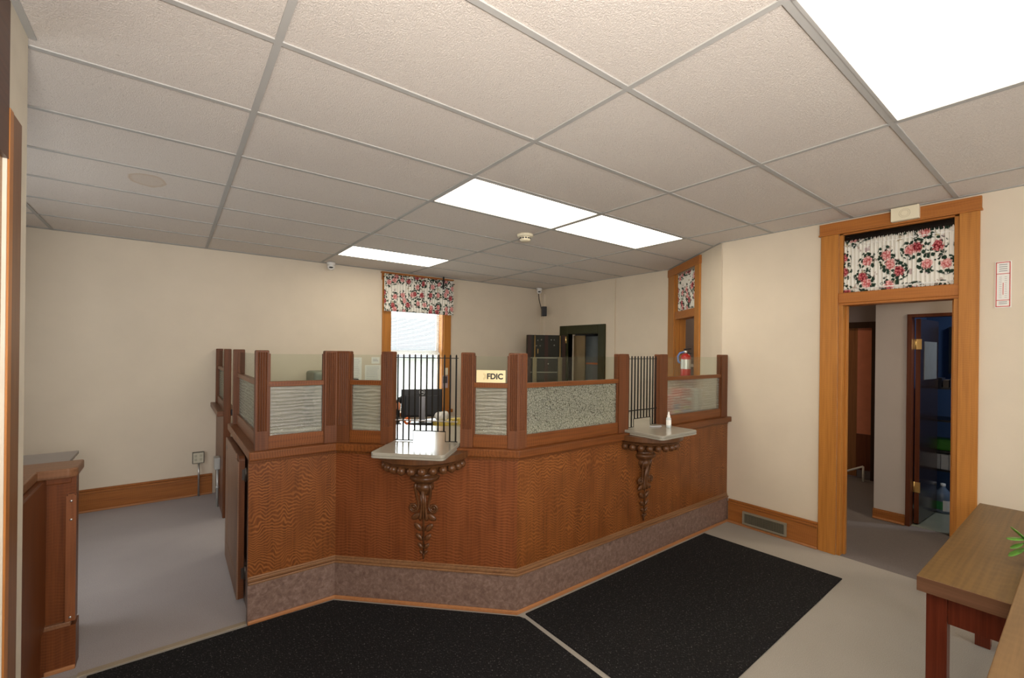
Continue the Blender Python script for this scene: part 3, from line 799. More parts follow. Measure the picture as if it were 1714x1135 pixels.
# ------------------------------------------------------------------ far partition by the back wall
pa = thing('screen_partition', 'short oak and glass partition against the back wall beyond the gate', 'partition', (1.35, 5.0, 0), kind='thing')
PX = 1.33
MB().box(PX, PX+.05, 4.60, YB, 0, .985).build('panel', OAKY, pa)
MB().box(PX-.055, PX+.12, 4.585, YB, .986, 1.036).build('ledge', OAKY, pa, bevel=.005)
MB().box(PX-.005, PX+.055, 4.545, 4.60, 0, 1.645).build('post', POST, pa, bevel=.006)
MB().box(PX-.01, PX+.055, 5.44, 5.51, 1.036, 1.645).build('post', POST, pa, bevel=.006)
MB().box(PX+.005, PX+.045, 4.60, 5.44, 1.036, 1.118).build('bottom_rail', OAKY, pa)
MB().box(PX+.005, PX+.045, 4.60, 5.44, 1.420, 1.452).build('middle_rail', OAKY, pa)
MB().box(PX+.02, PX+.025, 4.60, 5.44, 1.118, 1.42).build('textured_pane', TEXG, pa)
MB().box(PX+.02, PX+.025, 4.60, 5.44, 1.452, 1.622).build('clear_pane', GLASS, pa)
MB().box(PX+.055, PX+.10, 4.54, 4.575, 1.00, 1.055).build('latch', BLKPL, pa, bevel=.006)
# outlet on partition
ou = thing('outlet_box', 'grey metal outlet box with conduit on the side of the partition', 'outlet', (PX-.02, 4.95, 0))
MB().box(PX-.05, PX, 4.90, 5.03, .40, .52).build('box', plain('galvanised', (.45, .46, .44), .4, .4), ou, bevel=.006)
MB().tube([(PX-.02, 4.965, 0), (PX-.02, 4.965, .40)], .012).build('conduit', MATS['galvanised'], ou)
MB().tube([(PX-.02, 4.965, .19), (PX-.02, 4.965, .215)], .017).build('coupling', MATS['galvanised'], ou)
ou = thing('outlet_box', 'double outlet with dark rim on the cream back wall, conduit down to the carpet', 'outlet', (1.167, YB-.03, 0))
MB().box(1.112, 1.222, YB-.035, YB, .362, .488).build('box', plain('outlet_rim', (.11, .10, .075), .5), ou, bevel=.004)
pl = MB().box(1.12, 1.214, YB-.039, YB-.034, .370, .480).build('cover_plate', plain('ivory', (.55, .52, .4), .4), ou)
for sx in (1.143, 1.191):
    for sz in (.405, .447): MB().box(sx-.012, sx+.012, YB-.042, YB-.038, sz-.014, sz+.014).build('socket', plain('ivory_dark', (.42, .40, .3), .4), pl, bevel=.003)
MB().tube([(1.172, YB-.045, 0), (1.172, YB-.045, .25), (1.172, YB-.03, .365)], .010).build('conduit', STEEL, ou)

# ------------------------------------------------------------------ left counter
lc = thing('side_counter', 'dark oak counter end at the left edge with a latch strip, across the gate opening', 'counter', (.3, 2.7, 0), kind='thing')
MB().prism([(.43, 1.77), (.43, 2.605), (.538, 2.605), (.538, 2.68), (.40, 2.72), (-.4, 2.72), (-.4, 1.77)], .24, .985).build('body', CAB, lc)
MB().prism([(.417, 1.77), (.417, 2.592), (.543, 2.592), (.543, 2.69), (.40, 2.73), (-.4, 2.73), (-.4, 1.77)], 0, .225).build('plinth', CAB, lc)
MB().prism([(.412, 1.77), (.412, 2.586), (.525, 2.586), (.525, 2.66), (.3, 2.66), (.3, 1.77)], .225, .248).build('base_trim', CABT, lc, bevel=.004)
MB().box(.43, .543, 2.582, 2.594, 0, .022).build('quarter_round', QUART, lc, bevel=.004)
MB().prism([(.402, 1.77), (.402, 2.572), (.515, 2.572), (.545, 2.60), (.545, 2.80), (-.4, 2.80), (-.4, 1.77)], .986, 1.034).build('ledge', CABT, lc, bevel=.007)
MB().prism([(.425, 1.77), (.425, 2.595), (.52, 2.595), (.52, 2.65), (.3, 2.65), (.3, 1.77)], .955, .986).build('cove_moulding', CAB, lc, bevel=.005)
MB().box(-.4, .485, 2.80, 3.12, 1.012, 1.03).build('rear_worktop', GREYLAM, lc, bevel=.002)
MB().box(-.4, .455, 2.80, 3.08, 0, 1.012).build('rear_cabinet', plain('grey_cream_cabinet', (.42, .38, .31), .6), lc)
st = MB().prism([(.503, 2.585), (.541, 2.585), (.541, 2.606), (.503, 2.606)], .25, .885)
st.prism([(.503, 2.585), (.541, 2.585), (.541, 2.606), (.503, 2.606)], .885, .894).prism([(.510, 2.585), (.534, 2.585), (.534, 2.606), (.510, 2.606)], .894, .901)
st = st.build('latch_strip', wood('strip_oak', (.13, .042, .016), (.22, .075, .028), (.28, .11, .045), 'z', flake=.1), lc)
for z in (.865, .77, .27): MB().ball((.522, 2.584, z), (.006, .003, .006), 8, 6).build('screw', STEEL, st)

# ------------------------------------------------------------------ mats
tag(MB().prism([(2.712, .488), (4.86, .525), (4.81, 1.575), (2.700, 1.572)], 0, .009).build('floor_mat', MATM, loc=(3.8, 1.05, 0), bevel=.003),
    'black entrance mat on the right, its far edge along the long counter front', 'mat', 'black entrance mats')
tag(MB().prism([(.60, 2.462), (1.35, 2.452), (1.78, 2.44), (2.652, 1.570), (2.668, 1.53), (2.672, -2.0), (.60, -2.0)], 0, .009).build('floor_mat', MATM, loc=(1.7, 1, 0), bevel=.003),
    'black entrance mat on the left, cut to the angled counter corner', 'mat', 'black entrance mats')

# ------------------------------------------------------------------ register grille in the baseboard
rv = thing('floor_register', 'taupe metal heating grille set in the right baseboard', 'vent', (XD-.03, 1.256, 0), kind='thing')
fr = MB()
for (y0, y1, z0, z1) in ((1.065, 1.448, .134, .15), (1.065, 1.448, .03, .046), (1.065, 1.082, .046, .134), (1.431, 1.448, .046, .134)):
    fr.box(XD-.046, XD-.02, y0, y1, z0, z1)
fr.build('frame', TAUPE, rv, bevel=.003)
MB().box(XD-.034, XD-.022, 1.082, 1.431, .046, .134).build('backing', RUBBER, rv)
sl = MB()
for k in range(26):
    y = 1.088+k*.0134; sl.box(XD-.04, XD-.034, y, y+.004, .046, .134)
for k in range(5): sl.box(XD-.041, XD-.0395, 1.082, 1.431, .06+k*.016, .0625+k*.016)
sl.build('louvres', plain('louvre_taupe', (.14, .125, .085), .5), rv)

# ------------------------------------------------------------------ curtains
def curtain(name, label, o, e, n, w, z0, z1, waves, amp, top=.03, bot=0., flare=0., loops=False):
    mb = MB(); nx, nz = waves*12, 12
    O, e, n = V(o), V(e), V(n)
    uvs = []
    rnd = [random.uniform(.6, 1.3) for _ in range(waves+2)]; ph = [random.uniform(-.5, .5) for _ in range(waves+2)]
    for j in range(nz+1):
        f = j/nz
        for i in range(nx+1):
            s_ = i/nx*w; k = int(i/12)
            a = amp*rnd[k]*(1-.45*(1-abs(f-.0)))*math.sin(2*PI*i/12+ph[k]*f)
            edge_top = (.022 if loops else .010)*abs(math.sin(PI*i/12*2)) if top else 0
            edge_bot = (.014 if loops else .010)*abs(math.sin(PI*i/12*1.0)) if bot else 0
            z = z0+edge_bot*(1-f)+(z1-z0+edge_top*f-edge_bot*(1-f))*f if False else (z0+(z1-z0)*f+(edge_top if j == nz else 0)-(edge_bot if j == 0 else 0))
            x = s_+flare*(1-f)*(s_/w-.5)*w
            mb.v.append(O+e*x+n*a+UP*z)
            uvs.append((s_*1.25, z))
    for j in range(nz):
        for i in range(nx):
            q = j*(nx+1)+i; mb.f.append([q, q+1, q+nx+2, q+nx+1]); mb.smooth.append(True)
    mb.uv = uvs
    t = thing(name, label, 'curtain', O+e*w/2+UP*z1, kind='thing')
    o_ = mb.build('cloth', FLORAL, t)
    so = o_.modifiers.new('thick', 'SOLIDIFY'); so.thickness = .0015
    return t
cu = curtain('valance', 'rose-print valance gathered over the back window', (3.262, YB-.075, 0), (1, 0, 0), (0, -1, 0), 1.10, 2.195, 2.715, 26, .014, flare=.0)
MB().tube([(3.25, YB-.075, 2.675), (4.38, YB-.075, 2.675)], .007).build('rod', BLACK, cu)
cu = curtain('transom_curtain', 'rose-print curtain in the transom over the right doorway', (XD+.012, .670, 0), (0, -1, 0), (-1, 0, 0), .656, 2.178, 2.575, 26, .008, bot=1, loops=True)
MB().tube([(XD+.012, .671, 2.55), (XD+.012, .013, 2.55)], .005).build('rod', WHITEP, cu)
MB().tube([(XD+.012, .671, 2.195), (XD+.012, .013, 2.195)], .005).build('rod', WHITEP, cu)
oo = A+ED*(ds0+.022)+ND*-.03
cu = curtain('transom_curtain', 'narrow rose-print curtain in the transom of the diagonal doorway', oo, ED, ND, ds1-ds0-.045, 2.195, 2.64, 20, .008, bot=1, loops=True)
MB().tube([oo+UP*2.625, oo+ED*(ds1-ds0-.045)+UP*2.625], .005).build('rod', WHITEP, cu)
tag(MB().box(4.17, 4.19, YB-.10, YB-.085, 2.58, 2.77).box(4.15, 4.20, YB-.108, YB-.085, 2.70, 2.715).build('hanging_hook', BLKPL, loc=(4.18, YB-.09, 2.6)),
    'small black hook hanging from the ceiling before the valance', 'hook')

# ------------------------------------------------------------------ vault
va = thing('vault_door', 'dark green vault doorway with its bolted door standing open, in the far corner', 'vault door', (XR, 4.46, 0), kind='thing')
MB().box(XR-.03, XR+.1, 3.985, 4.12, 0, 2.09).box(XR-.03, XR+.1, 4.80, 4.985, 0, 2.09).box(XR-.03, XR+.1, 4.12, 4.80, 1.95, 2.09).build('frame', VGREEN, va, bevel=.004)
io = MB().box(XR+.1, 7.9, 3.95, 4.0, 0, 2.3).box(XR+.1, 7.9, 5.0, 5.05, 0, 2.3).box(7.9, 7.95, 3.95, 5.05, 0, 2.3).box(XR+.1, 7.9, 4, 5, 2.2, 2.25).box(XR+.1, 7.9, 4, 5, -.02, 0)
io.build('interior', plain('vault_interior', (.10, .11, .11), .5), va)
MB().obox((6.32, 4.82, 0), V((.25, -.82, 0)).normalized(), V((.82, .25, 0)).normalized(), 0, .235, 0, .03, .02, 1.93).build('inner_door', plain('vault_inner_door', (.16, .11, .05), .3, .5), va)
MB().box(6.5, 7.0, 4.06, 4.78, 0, 1.92).build('cabinet', plain('vault_cabinet', (.13, .15, .15), .45), va)
MB().box(6.46, 6.5, 4.30, 4.64, 1.45, 1.478).build('shelf', plain('orange_shelf', (.5, .15, .05), .5), va)
hx = V((XR-.03, 4.83, 0)); tip = V((5.60, 5.16, 0)); le = (tip-hx); LL = le.length; le /= LL; ln = V((le.y, -le.x, 0))
if ln.y > 0: ln = -ln
leaf = MB().obox(hx, le, ln, 0, LL, -.08, 0, .1, 1.93).build('door_leaf', VDARK, va, bevel=.004)
for a in (.005, LL*.46, LL-.07):
    MB().obox(hx, le, ln, a, a+.06, 0, .008, .1, 1.93).build('strap', VBROWN, leaf, bevel=.002)
for z in (1.54, 1.30, .9): MB().obox(hx, le, ln, .06, LL-.06, .008, .016, z, z+.018).build('crossbar', plain('dull_steel', (.17, .16, .12), .4, .7), leaf)
for a in (.095, LL-.135):
    MB().tube([hx+le*(a+.01)+ln*.03+UP*.5, hx+le*(a+.01)+ln*.03+UP*1.92], .010).build('bolt_rod', BRASS, leaf)
    MB().obox(hx, le, ln, a-.025, a+.045, .0, .045, .3, 1.56).build('rod_guide', plain('rod_guide', (.16, .125, .06), .4, .5), leaf, bevel=.004)
for (a, z) in ((.2, 1.85), (.25, 1.85), (.2, 1.76), (.42, 1.85), (.48, 1.84), (.5, 1.75), (.44, 1.75), (.3, 1.45), (.5, 1.42), (.52, 1.38)):
    MB().ball(hx+le*a+ln*.004+UP*z, (.012, .012, .012), 10, 6).build('boss', plain('boss_steel', (.3, .29, .24), .3, .8), leaf)
MB().tube([hx+le*.48+ln*.02+UP*1.62, hx+le*.48+ln*.02+UP*1.70], .008).build('lever', BRASS, leaf)
MB().tube([hx+le*.30+ln*.02+UP*.95, hx+le*.30+ln*.02+UP*1.15], .007).build('lever', BRASS, leaf)
for z in (1.8, .4): MB().tube([hx+ln*.01+UP*z, hx+ln*.01+UP*(z+.11)], .018).build('hinge', BRASS, va)

# ------------------------------------------------------------------ ceiling fittings
sm = thing('smoke_detector', 'round cream smoke detector on the ceiling near the light panels', 'smoke detector', (3.585, 2.725, H))
MB().lathe([(0, H), (.078, H), (.078, H-.012), (.07, H-.022), (.052, H-.026)], (3.585, 2.725, 0), 28).build('base', CREAMP, sm)
MB().lathe([(.05, H-.022), (.052, H-.05), (.045, H-.062), (0, H-.064)], (3.585, 2.725, 0), 28).build('chamber', CREAMP, sm)
vt = MB()
for k in range(12):
    a = 2*PI*k/12; vt.obox((3.585, 2.725, 0), (math.cos(a), math.sin(a), 0), (-math.sin(a), math.cos(a), 0), .044, .0535, -.009, .009, H-.045, H-.033)
vt.build('vents', BLKPL, sm)
def domecam(loc, label):
    x, y = loc
    t = thing('dome_camera', label, 'security camera', (x, y, H), 'white dome security cameras')
    MB().lathe([(0, H), (.052, H), (.05, H-.03), (.046, H-.035)], (x, y, 0), 24).build('base', WHITEP, t)
    ey = MB().ball((x, y, H-.055), (.046, .046, .046), 20, 14).build('eyeball', WHITEP, t)
    d = (CAM-V((x, y, H-.055))).normalized(); s_ = d.cross(UP).normalized(); u_ = s_.cross(d)
    MB().ball(V((x, y, H-.055))+d*.036+u_*-.008, (.026, .012, .016), 14, 8, (s_, u_, d)).build('lens', BLKPL, ey)
    return t
domecam((2.535, 5.40), 'white dome camera on the ceiling left of the window valance')
domecam((6.04, 5.38), 'white dome camera in the far corner above the vault door')
sp = thing('wall_speaker', 'small black bracketed speaker hanging on a cable in the far corner', 'speaker', (6.1, 5.3, 2.35))
MB().obox((6.06, 5.27, 0), V((.9, -.4, 0)).normalized(), V((.4, .9, 0)).normalized(), -.045, .045, -.03, .03, 2.27, 2.44).build('body', BLKPL, sp, bevel=.01)
MB().tube([(6.06, 5.31, 2.36), (6.13, 5.40, 2.38), (6.19, 5.44, 2.38)], .012).build('bracket', BLKPL, sp)
MB().tube([(6.05, 5.41, 2.70), (6.08, 5.43, 2.58), (6.13, 5.44, 2.46), (6.15, 5.43, 2.38), (6.15, 5.44, 2.28)], .007).build('cable', BLKPL, sp)
struct(MB().box(6.17, 6.2, 5.40, 5.43, 0, 2.68).build('trim_2', WALL)); struct(MB().box(6.18, 6.2, 3.80, 3.83, 0, 2.75).build('trim_3', WALL))

# emergency light / chime over doorway
ch = thing('door_chime', 'cream plastic chime box mounted on the head of the right doorway', 'chime box', (XD-.05, .27, 2.66))
MB().box(XD-.075, XD-.03, .19, .352, 2.668, 2.768).build('housing', CREAMP, ch, bevel=.004)
for r in (.032, .022): MB().tube([(XD-.0755, .27+r*math.cos(t), 2.718+r*math.sin(t)) for t in [2*PI*k/24 for k in range(25)]], .0012, 5).build('ring', plain('chime_ring', (.6, .54, .38), .5), ch)
# wall thermometer poster
th = thing('thermometer', 'white card thermometer with red border on the wall right of the doorway', 'thermometer', (XD-.004, -.224, 2.0))
MB().box(XD-.006, XD, -.262, -.188, 1.985, 2.292).build('board', PAPER, th)
RED = plain('red_print', (.55, .05, .03), .6)
bd = MB()
for (y0, y1, z0, z1) in ((-.258, -.192, 2.283, 2.288), (-.258, -.192, 1.990, 1.995), (-.258, -.254, 1.99, 2.288), (-.196, -.192, 1.99, 2.288), (-.258, -.192, 2.208, 2.212), (-.258, -.192, 2.032, 2.036), (-.227, -.224, 2.07, 2.15)):
    bd.box(XD-.0075, XD-.006, y0, y1, z0, z1)
bd.build('red_border', RED, th)
tk = MB()
for k in range(12):
    z = 2.05+k*.0125
    tk.box(XD-.0073, XD-.006, -.243, -.232, z, z+.002).box(XD-.0073, XD-.006, -.219, -.207, z, z+.002)
for z in (2.268, 2.254, 2.24, 2.226, 2.02, 2.008): tk.box(XD-.0073, XD-.006, -.244, -.206, z, z+.005)
tk.build('scale_marks', INK, th)['kind'] = 'stuff'

# ------------------------------------------------------------------ fire extinguisher on the right casing of the diagonal doorway
ex = A+ED*.84+ND*.10
fe = thing('fire_extinguisher', 'red fire extinguisher with silver label hung on the diagonal door casing', 'fire extinguisher', ex+UP*1.3)
REDP = plain('extinguisher_red', (.42, .025, .02), .3)
MB().lathe([(0, 1.32), (.05, 1.32), (.056, 1.335), (.056, 1.60), (.05, 1.625), (.03, 1.645), (.018, 1.65), (.018, 1.66), (0, 1.66)], ex, 24).build('cylinder', REDP, fe)
MB().lathe([(.0567, 1.475), (.0567, 1.585)], ex, 24).build('label', plain('silver_label', (.6, .6, .58), .35, .3), fe)
d = (CAM-ex); d.z = 0; d.normalize(); s_ = -d.cross(UP)
MB().lathe([(0, 1.65), (.022, 1.65), (.022, 1.68), (.015, 1.69), (0, 1.69)], ex, 14).build('valve', STEEL, fe)
MB().tube([ex+UP*1.685, ex-s_*.02+UP*1.70+d*.02, ex+s_*.06+UP*1.705+d*.02], .008).tube([ex+UP*1.665, ex+s_*.06+UP*1.655+d*.02], .008).build('handle', BLKPL, fe)
MB().tube([ex-s_*.02+UP*1.67, ex-s_*.065+UP*1.655, ex-s_*.085+UP*1.62, ex-s_*.08+UP*1.56, ex-s_*.062+UP*1.54], .012).build('hose', plain('blue_grey_hose', (.12, .2, .45), .4), fe)
MB().obox(ex-ND*.10, ED, ND, -.02, .02, .0, .06, 1.50, 1.53).build('wall_bracket', STEEL, fe)

# ------------------------------------------------------------------ things on the counter
def carton(label, x0, x1, y0, y1, z0, z1, front, side, stripes):
    t = thing('tissue_carton', label, 'box', ((x0+x1)/2, (y0+y1)/2, z0))
    MB().box(x0, x1, y0, y1, z0, z1).build('carton', front, t, bevel=.002)
    if side: MB().box(x1-.001, x1+.001, y0, y1, z0, z1).build('side_panel', side, t)
    for (a0, a1, b0, b1, mt) in stripes:
        MB().box(x0+(x1-x0)*a0, x0+(x1-x0)*a1, y0-.001, y0, z0+(z1-z0)*b0, z0+(z1-z0)*b1).build('printed_patch', mt, t)
RB = plain('box_red', (.62, .09, .05), .5); BL = plain('box_blue', (.1, .16, .4), .5); YL = plain('box_yellow', (.6, .42, .06), .5); PU = plain('box_purple', (.22, .12, .25), .5)
carton('taller red printed box behind the rippled pane at the counter right end', 4.87, 5.06, 1.86, 1.98, 1.047, 1.30, RB, None, [(.05, .75, .22, .36, YL), (.0, .9, .10, .2, BL), (.5, .85, .55, .68, PAPER)])
carton('shorter red box with purple and yellow patches behind the rippled pane', 4.70, 4.865, 1.84, 1.98, 1.047, 1.245, RB, None, [(.05, .7, .35, .62, PU), (.05, .8, .18, .3, YL)])
carton('cream box beside the red boxes behind the rippled pane', 5.075, 5.22, 1.86, 1.98, 1.047, 1.295, PAPER, None, [])
bo = thing('dropper_bottle', 'small white squeeze bottle on the right wicket shelf', 'bottle', (4.10, 1.49, 1.0575))
MB().lathe([(0, 1.0575), (.018, 1.0575), (.0195, 1.062), (.0195, 1.13), (.015, 1.138), (.009, 1.141)], (4.10, 1.49, 0), 20).build('body', plain('bottle_clear', (.55, .6, .6), .2), bo)
MB().lathe([(.0125, 1.139), (.0125, 1.155), (.008, 1.16), (.005, 1.183), (0, 1.184)], (4.10, 1.49, 0), 16).build('cap', WHITEP, bo)
MB().lathe([(.0198, 1.075), (.0198, 1.118)], (4.10, 1.49, 0), 20).build('label', PAPER, bo)
pn = MB().tube([(3.985, 1.585, 1.062), (4.075, 1.545, 1.062), (4.083, 1.541, 1.062)], [.004, .004, .001], 8)
tag(pn.build('pen', plain('pen_grey', (.45, .45, .47), .3), loc=(4.03, 1.56, 1.06)), 'grey pen lying at the back of the right wicket shelf', 'pen')

# ------------------------------------------------------------------ desk at the window
dk = thing('desk', 'cream topped desk behind the left wicket, mostly hidden by the counter', 'desk', (3.3, 4.3, 0))
MB().box(2.62, 4.15, 3.98, 4.70, .73, .76).build('desk_top', CREAMLAM, dk, bevel=.003)
for (x, y) in ((2.68, 4.04), (4.09, 4.04), (2.68, 4.64), (4.09, 4.64)): MB().box(x-.025, x+.025, y-.025, y+.025, 0, .73).build('leg', BLACK, dk)
ms = V((3.315, 4.34, 0)); vd = (CAM-ms); vd.z = 0; vd.normalize()
mn = (vd*.8+V((0, -1, 0))*.2).normalized(); me_ = V((-mn.y, mn.x, 0))
if me_.x < 0: me_ = -me_
mo = thing('monitor', 'black flat monitor seen from behind through the left wicket bars', 'monitor', ms+UP*.76)
MB().obox(ms, me_, mn, -.243, .243, -.03, .0, .85, 1.185).build('screen', BLKPL, mo, bevel=.008)
MB().obox(ms, me_, mn, -.2, .2, 0, .025, .865, 1.115).build('back_shell', plain('black_shell', (.016, .017, .02), .45), mo, bevel=.012)
MB().obox(ms, me_, mn, -.037, .037, .025, .05, .80, 1.10).build('stand_neck', plain('stand_silver', (.28, .28, .30), .35, .6), mo, bevel=.006)
MB().obox(ms, me_, mn, -.15, .12, -.08, .12, .76, .80).build('stand_base', BLKPL, mo, bevel=.006)
lc_ = ms+mn*.001+UP*1.15
MB().tube([lc_+me_*(.031*math.cos(t))+UP*(.031*math.sin(t)) for t in [2*PI*k/24 for k in range(25)]], .0035, 6).build('logo_ring', STEEL, mo)
text('DELL', .021, lc_+mn*.001, me_, UP, STEEL, 'logo_letters', mo, .0008)
ph = thing('desk_phone', 'black desk telephone left of the monitor', 'telephone', (2.93, 4.25, .76))
MB().box(2.80, 2.99, 4.17, 4.35, .76, .83).build('base', BLKPL, ph, bevel=.015)
MB().tube([(2.95, 4.18, .87), (2.95, 4.24, .895), (2.95, 4.33, .87)], [.024, .016, .024], 10).build('handset', BLKPL, ph)
MB().obox((2.88, 4.37, 0), (.9, .4, 0), (-.4, .9, 0), -.06, .07, -.02, .02, .83, 1.06).build('display_stand', BLKPL, ph, bevel=.01)
tp = thing('tape_dispenser', 'orange tape dispenser on the desk between phone and monitor', 'tape dispenser', (3.06, 4.16, .76))
ORG = plain('orange_plastic', (.75, .16, .03), .4)
MB().box(3.0, 3.12, 4.13, 4.19, .76, .80).build('base', ORG, tp, bevel=.012)
MB().tube([(3.05+.03*math.cos(t), 4.16, .85+.03*math.sin(t)) for t in [2*PI*k/20 for k in range(21)]], .014, 8).build('roll', ORG, tp)
hd = thing('headset', 'black headset with salmon cushion beside the left edge of the monitor', 'headset', (3.04, 4.5, .76))
MB().tube([(3.07, 4.5, .76), (3.07, 4.5, .98), (3.10, 4.5, 1.06), (3.13, 4.5, 1.07)], .032, 10).build('band', BLKPL, hd)
MB().ball((3.065, 4.455, .985), (.03, .03, .05), 12, 8).build('cushion', plain('salmon_foam', (.75, .3, .16), .7), hd)
tb = thing('tissue_box', 'yellow tissue box with a white tissue standing up, right of the monitor', 'tissue box', (3.50, 4.14, .76))
YB_ = plain('yellow_print', (.62, .47, .10), .6, 0, .25, 40)
MB().box(3.39, 3.60, 4.08, 4.20, .76, .815).build('carton', YB_, tb, bevel=.003)
ts = MB(); rings = []
for z, r in ((.81, .045), (.84, .07), (.87, .085), (.90, .075), (.918, .05)):
    rings.append([V((3.475+.02*(z-.83)*6+r*math.cos(2*PI*k/20)*(1+.2*math.sin(5*2*PI*k/20)), 4.14+.45*r*math.sin(2*PI*k/20), z+.014*math.sin(3*2*PI*k/20))) for k in range(20)])
ts.loft(rings); ts.build('tissue', PAPER, tb)
eb = MB().box(3.61, 3.76, 4.10, 4.22, .76, .825)
tag(eb.build('envelope_box', YB_, loc=(3.68, 4.16, .76), bevel=.002), 'low yellow printed box on the desk right of the tissues', 'box')
pb = thing('pump_bottle', 'red and yellow pump bottle on the desk beside the yellow box', 'bottle', (3.80, 4.18, .76))
c_ = (3.80, 4.18, 0)
MB().lathe([(0, .76), (.026, .76), (.028, .775), (.028, .825), (.015, .845), (.012, .85)], c_, 18).build('body', plain('red_soap', (.55, .07, .03), .3), pb)
MB().lathe([(.014, .845), (.014, .87), (.006, .875), (.006, .912), (0, .912)], c_, 12).tube([(3.80, 4.18, .905), (3.76, 4.16, .90)], .006).build('pump', plain('green_black', (.02, .04, .025), .4), pb)
MB().lathe([(.0285, .78), (.0285, .82)], c_, 18).build('label', YL, pb)
# copier
cp = thing('copier', 'grey green office copier showing above the middle rail of the left screen', 'copier', (2.5, 5.1, 0))
CG = plain('copier_green', (.23, .25, .2), .45); CGD = plain('copier_dark', (.09, .11, .11), .4)
MB().box(2.24, 2.86, 4.95, 5.45, 0, 1.20).build('body', plain('copier_beige', (.42, .4, .34), .5), cp, bevel=.01)
MB().box(2.25, 2.72, 5.0, 5.42, 1.20, 1.385).build('document_feeder', CG, cp, bevel=.035, seg=4)
MB().box(2.345, 2.70, 4.99, 5.02, 1.25, 1.365).build('feeder_cover', CGD, cp, bevel=.012)
MB().obox((2.70, 5.1, 0), (1, 0, 0), (0, 1, 0), 0, .17, -.05, .2, 1.235, 1.26).box(2.72, 2.80, 5.08, 5.2, 1.27, 1.285).build('paper_tray', BLKPL, cp, bevel=.005)
# papers on the back wall
def notice(label, x0, x1, z0, z1, lines):
    t = thing('wall_notice', label, 'paper', ((x0+x1)/2, YB-.002, z0), 'notices taped to the back wall')
    MB().box(x0, x1, YB-.003, YB-.0005, z0, z1).build('sheet', PAPER, t)
    l = MB()
    for k in range(lines):
        z = z1-.03-(z1-z0-.05)*k/lines
        l.box(x0+.02, x1-.02-random.random()*.03, YB-.0036, YB-.003, z, z+.006)
    l.build('print', plain('faint_print', (.5, .5, .5), .8), t)
notice('tall white notice on the back wall just right of the wide post', 2.832, 2.985, 1.20, 1.545, 12)
notice('white sheet low on the back wall beside the window casing', 3.03, 3.253, 1.19, 1.44, 9)
notice('small white slip on the back wall above the sheet by the window', 3.12, 3.235, 1.46, 1.55, 4)
pc = thing('photo_card', 'small photo card pinned on the right window casing', 'photo', (4.265, YB-.024, 1.07))
MB().box(4.22, 4.31, YB-.026, YB-.0225, 1.075, 1.265).build('print', plain('card_pink', (.5, .38, .38), .5), pc)
MB().box(4.225, 4.30, YB-.0275, YB-.026, 1.15, 1.255).build('picture', plain('card_dark', (.07, .05, .05), .5, 0, .5, 30), pc)
tag(MB().box(4.24, 4.31, YB-.027, YB-.0225, 1.275, 1.385).build('switch_plate', CREAMP, loc=(4.27, YB-.02, 1.28), bevel=.002), 'cream switch plate on the window casing above the photo card', 'switch')

# ------------------------------------------------------------------ tables at the right
TZ = .77
tt = thing('wooden_table', 'wood laminate table with red brown legs, near the right doorway', 'table', (4.0, -.45, 0), kind='thing')
MB().prism([(3.322, -.168), (4.815, -.181), (4.815, -.75), (3.322, -.75)], TZ-.06, TZ).build('table_top', TABTOP, tt, bevel=.003)
MB().box(3.3205, 3.3235, -.75, -.169, TZ-.059, TZ-.002).build('edge_band', TABEDGE, tt)
for (x, y) in ((3.365, -.19), (4.60, -.19), (3.365, -.68), (4.60, -.68)): MB().box(x, x+.065, y-.063, y, 0, TZ-.06).build('leg', TABLEG, tt, bevel=.003)
MB().box(3.385, 3.41, -.62, -.25, .59, TZ-.06).build('apron', TABLEG, tt); MB().box(3.43, 4.60, -.225, -.20, .59, TZ-.06).build('apron', TABLEG, tt)
MB().box(4.62, 4.64, -.62, -.25, .59, TZ-.06).build('apron', TABLEG, tt)
t2 = thing('wooden_table', 'second laminate table, its edge just showing in the bottom right corner', 'table', (3.3, -1.0, 0), kind='thing')
MB().box(2.3, 4.3, -1.2, -.432, .778, .80).build('table_top', wood('near_table_top', (.13, .072, .03), (.19, .11, .047), (.25, .16, .075), 'x', flake=.15, fl_scale=.3), t2, bevel=.003)
for (x, y) in ((2.4, -1.12), (4.15, -1.12), (2.4, -.82), (4.15, -.82)): MB().box(x, x+.06, y, y+.06, 0, .778).build('leg', TABLEG, t2)
pp = V((3.83, -.492, .80))
pt = thing('potted_plant', 'leafy green potted plant at the right edge, on the near table', 'plant', pp)
MB().lathe([(0, .80), (.04, .80), (.055, .88), (.05, .88), (.045, .87), (0, .87)], (pp.x, pp.y, 0), 20).build('pot', plain('pot_white', (.5, .45, .4), .4), pt)
LEAF = plain('leaf_green', (.10, .26, .035), .35, 0, .3, 30)
lv = [((3.77, -.452, .905), (-.045, .028, .0), .018), ((3.79, -.46, .925), (-.02, .03, .035), .02), ((3.775, -.455, .875), (-.04, .02, -.012), .011), ((3.79, -.455, .845), (-.05, .028, -.022), .013), ((3.80, -.462, .90), (-.01, .04, -.01), .02), ((3.80, -.46, .85), (-.01, .04, -.03), .018), ((3.85, -.5, .95), (.02, .0, .05), .025), ((3.84, -.55, .93), (.02, -.04, .02), .025)]
for (c, dd, w_) in lv:
    dd = V(dd); L = dd.length; ax = dd.normalized(); sd = ax.cross(UP)
    sd = sd.normalized() if sd.length > .1 else V((1, 0, 0)); nn = sd.cross(ax)
    c = V(c)+V((0, .05, -.02))
    MB().ball(V(c), (L*.75, w_, .004), 12, 8, (ax, sd, nn)).tube([V(c)-ax*L*.7, pp+UP*.08], .003, 6).build('leaf', LEAF, pt)

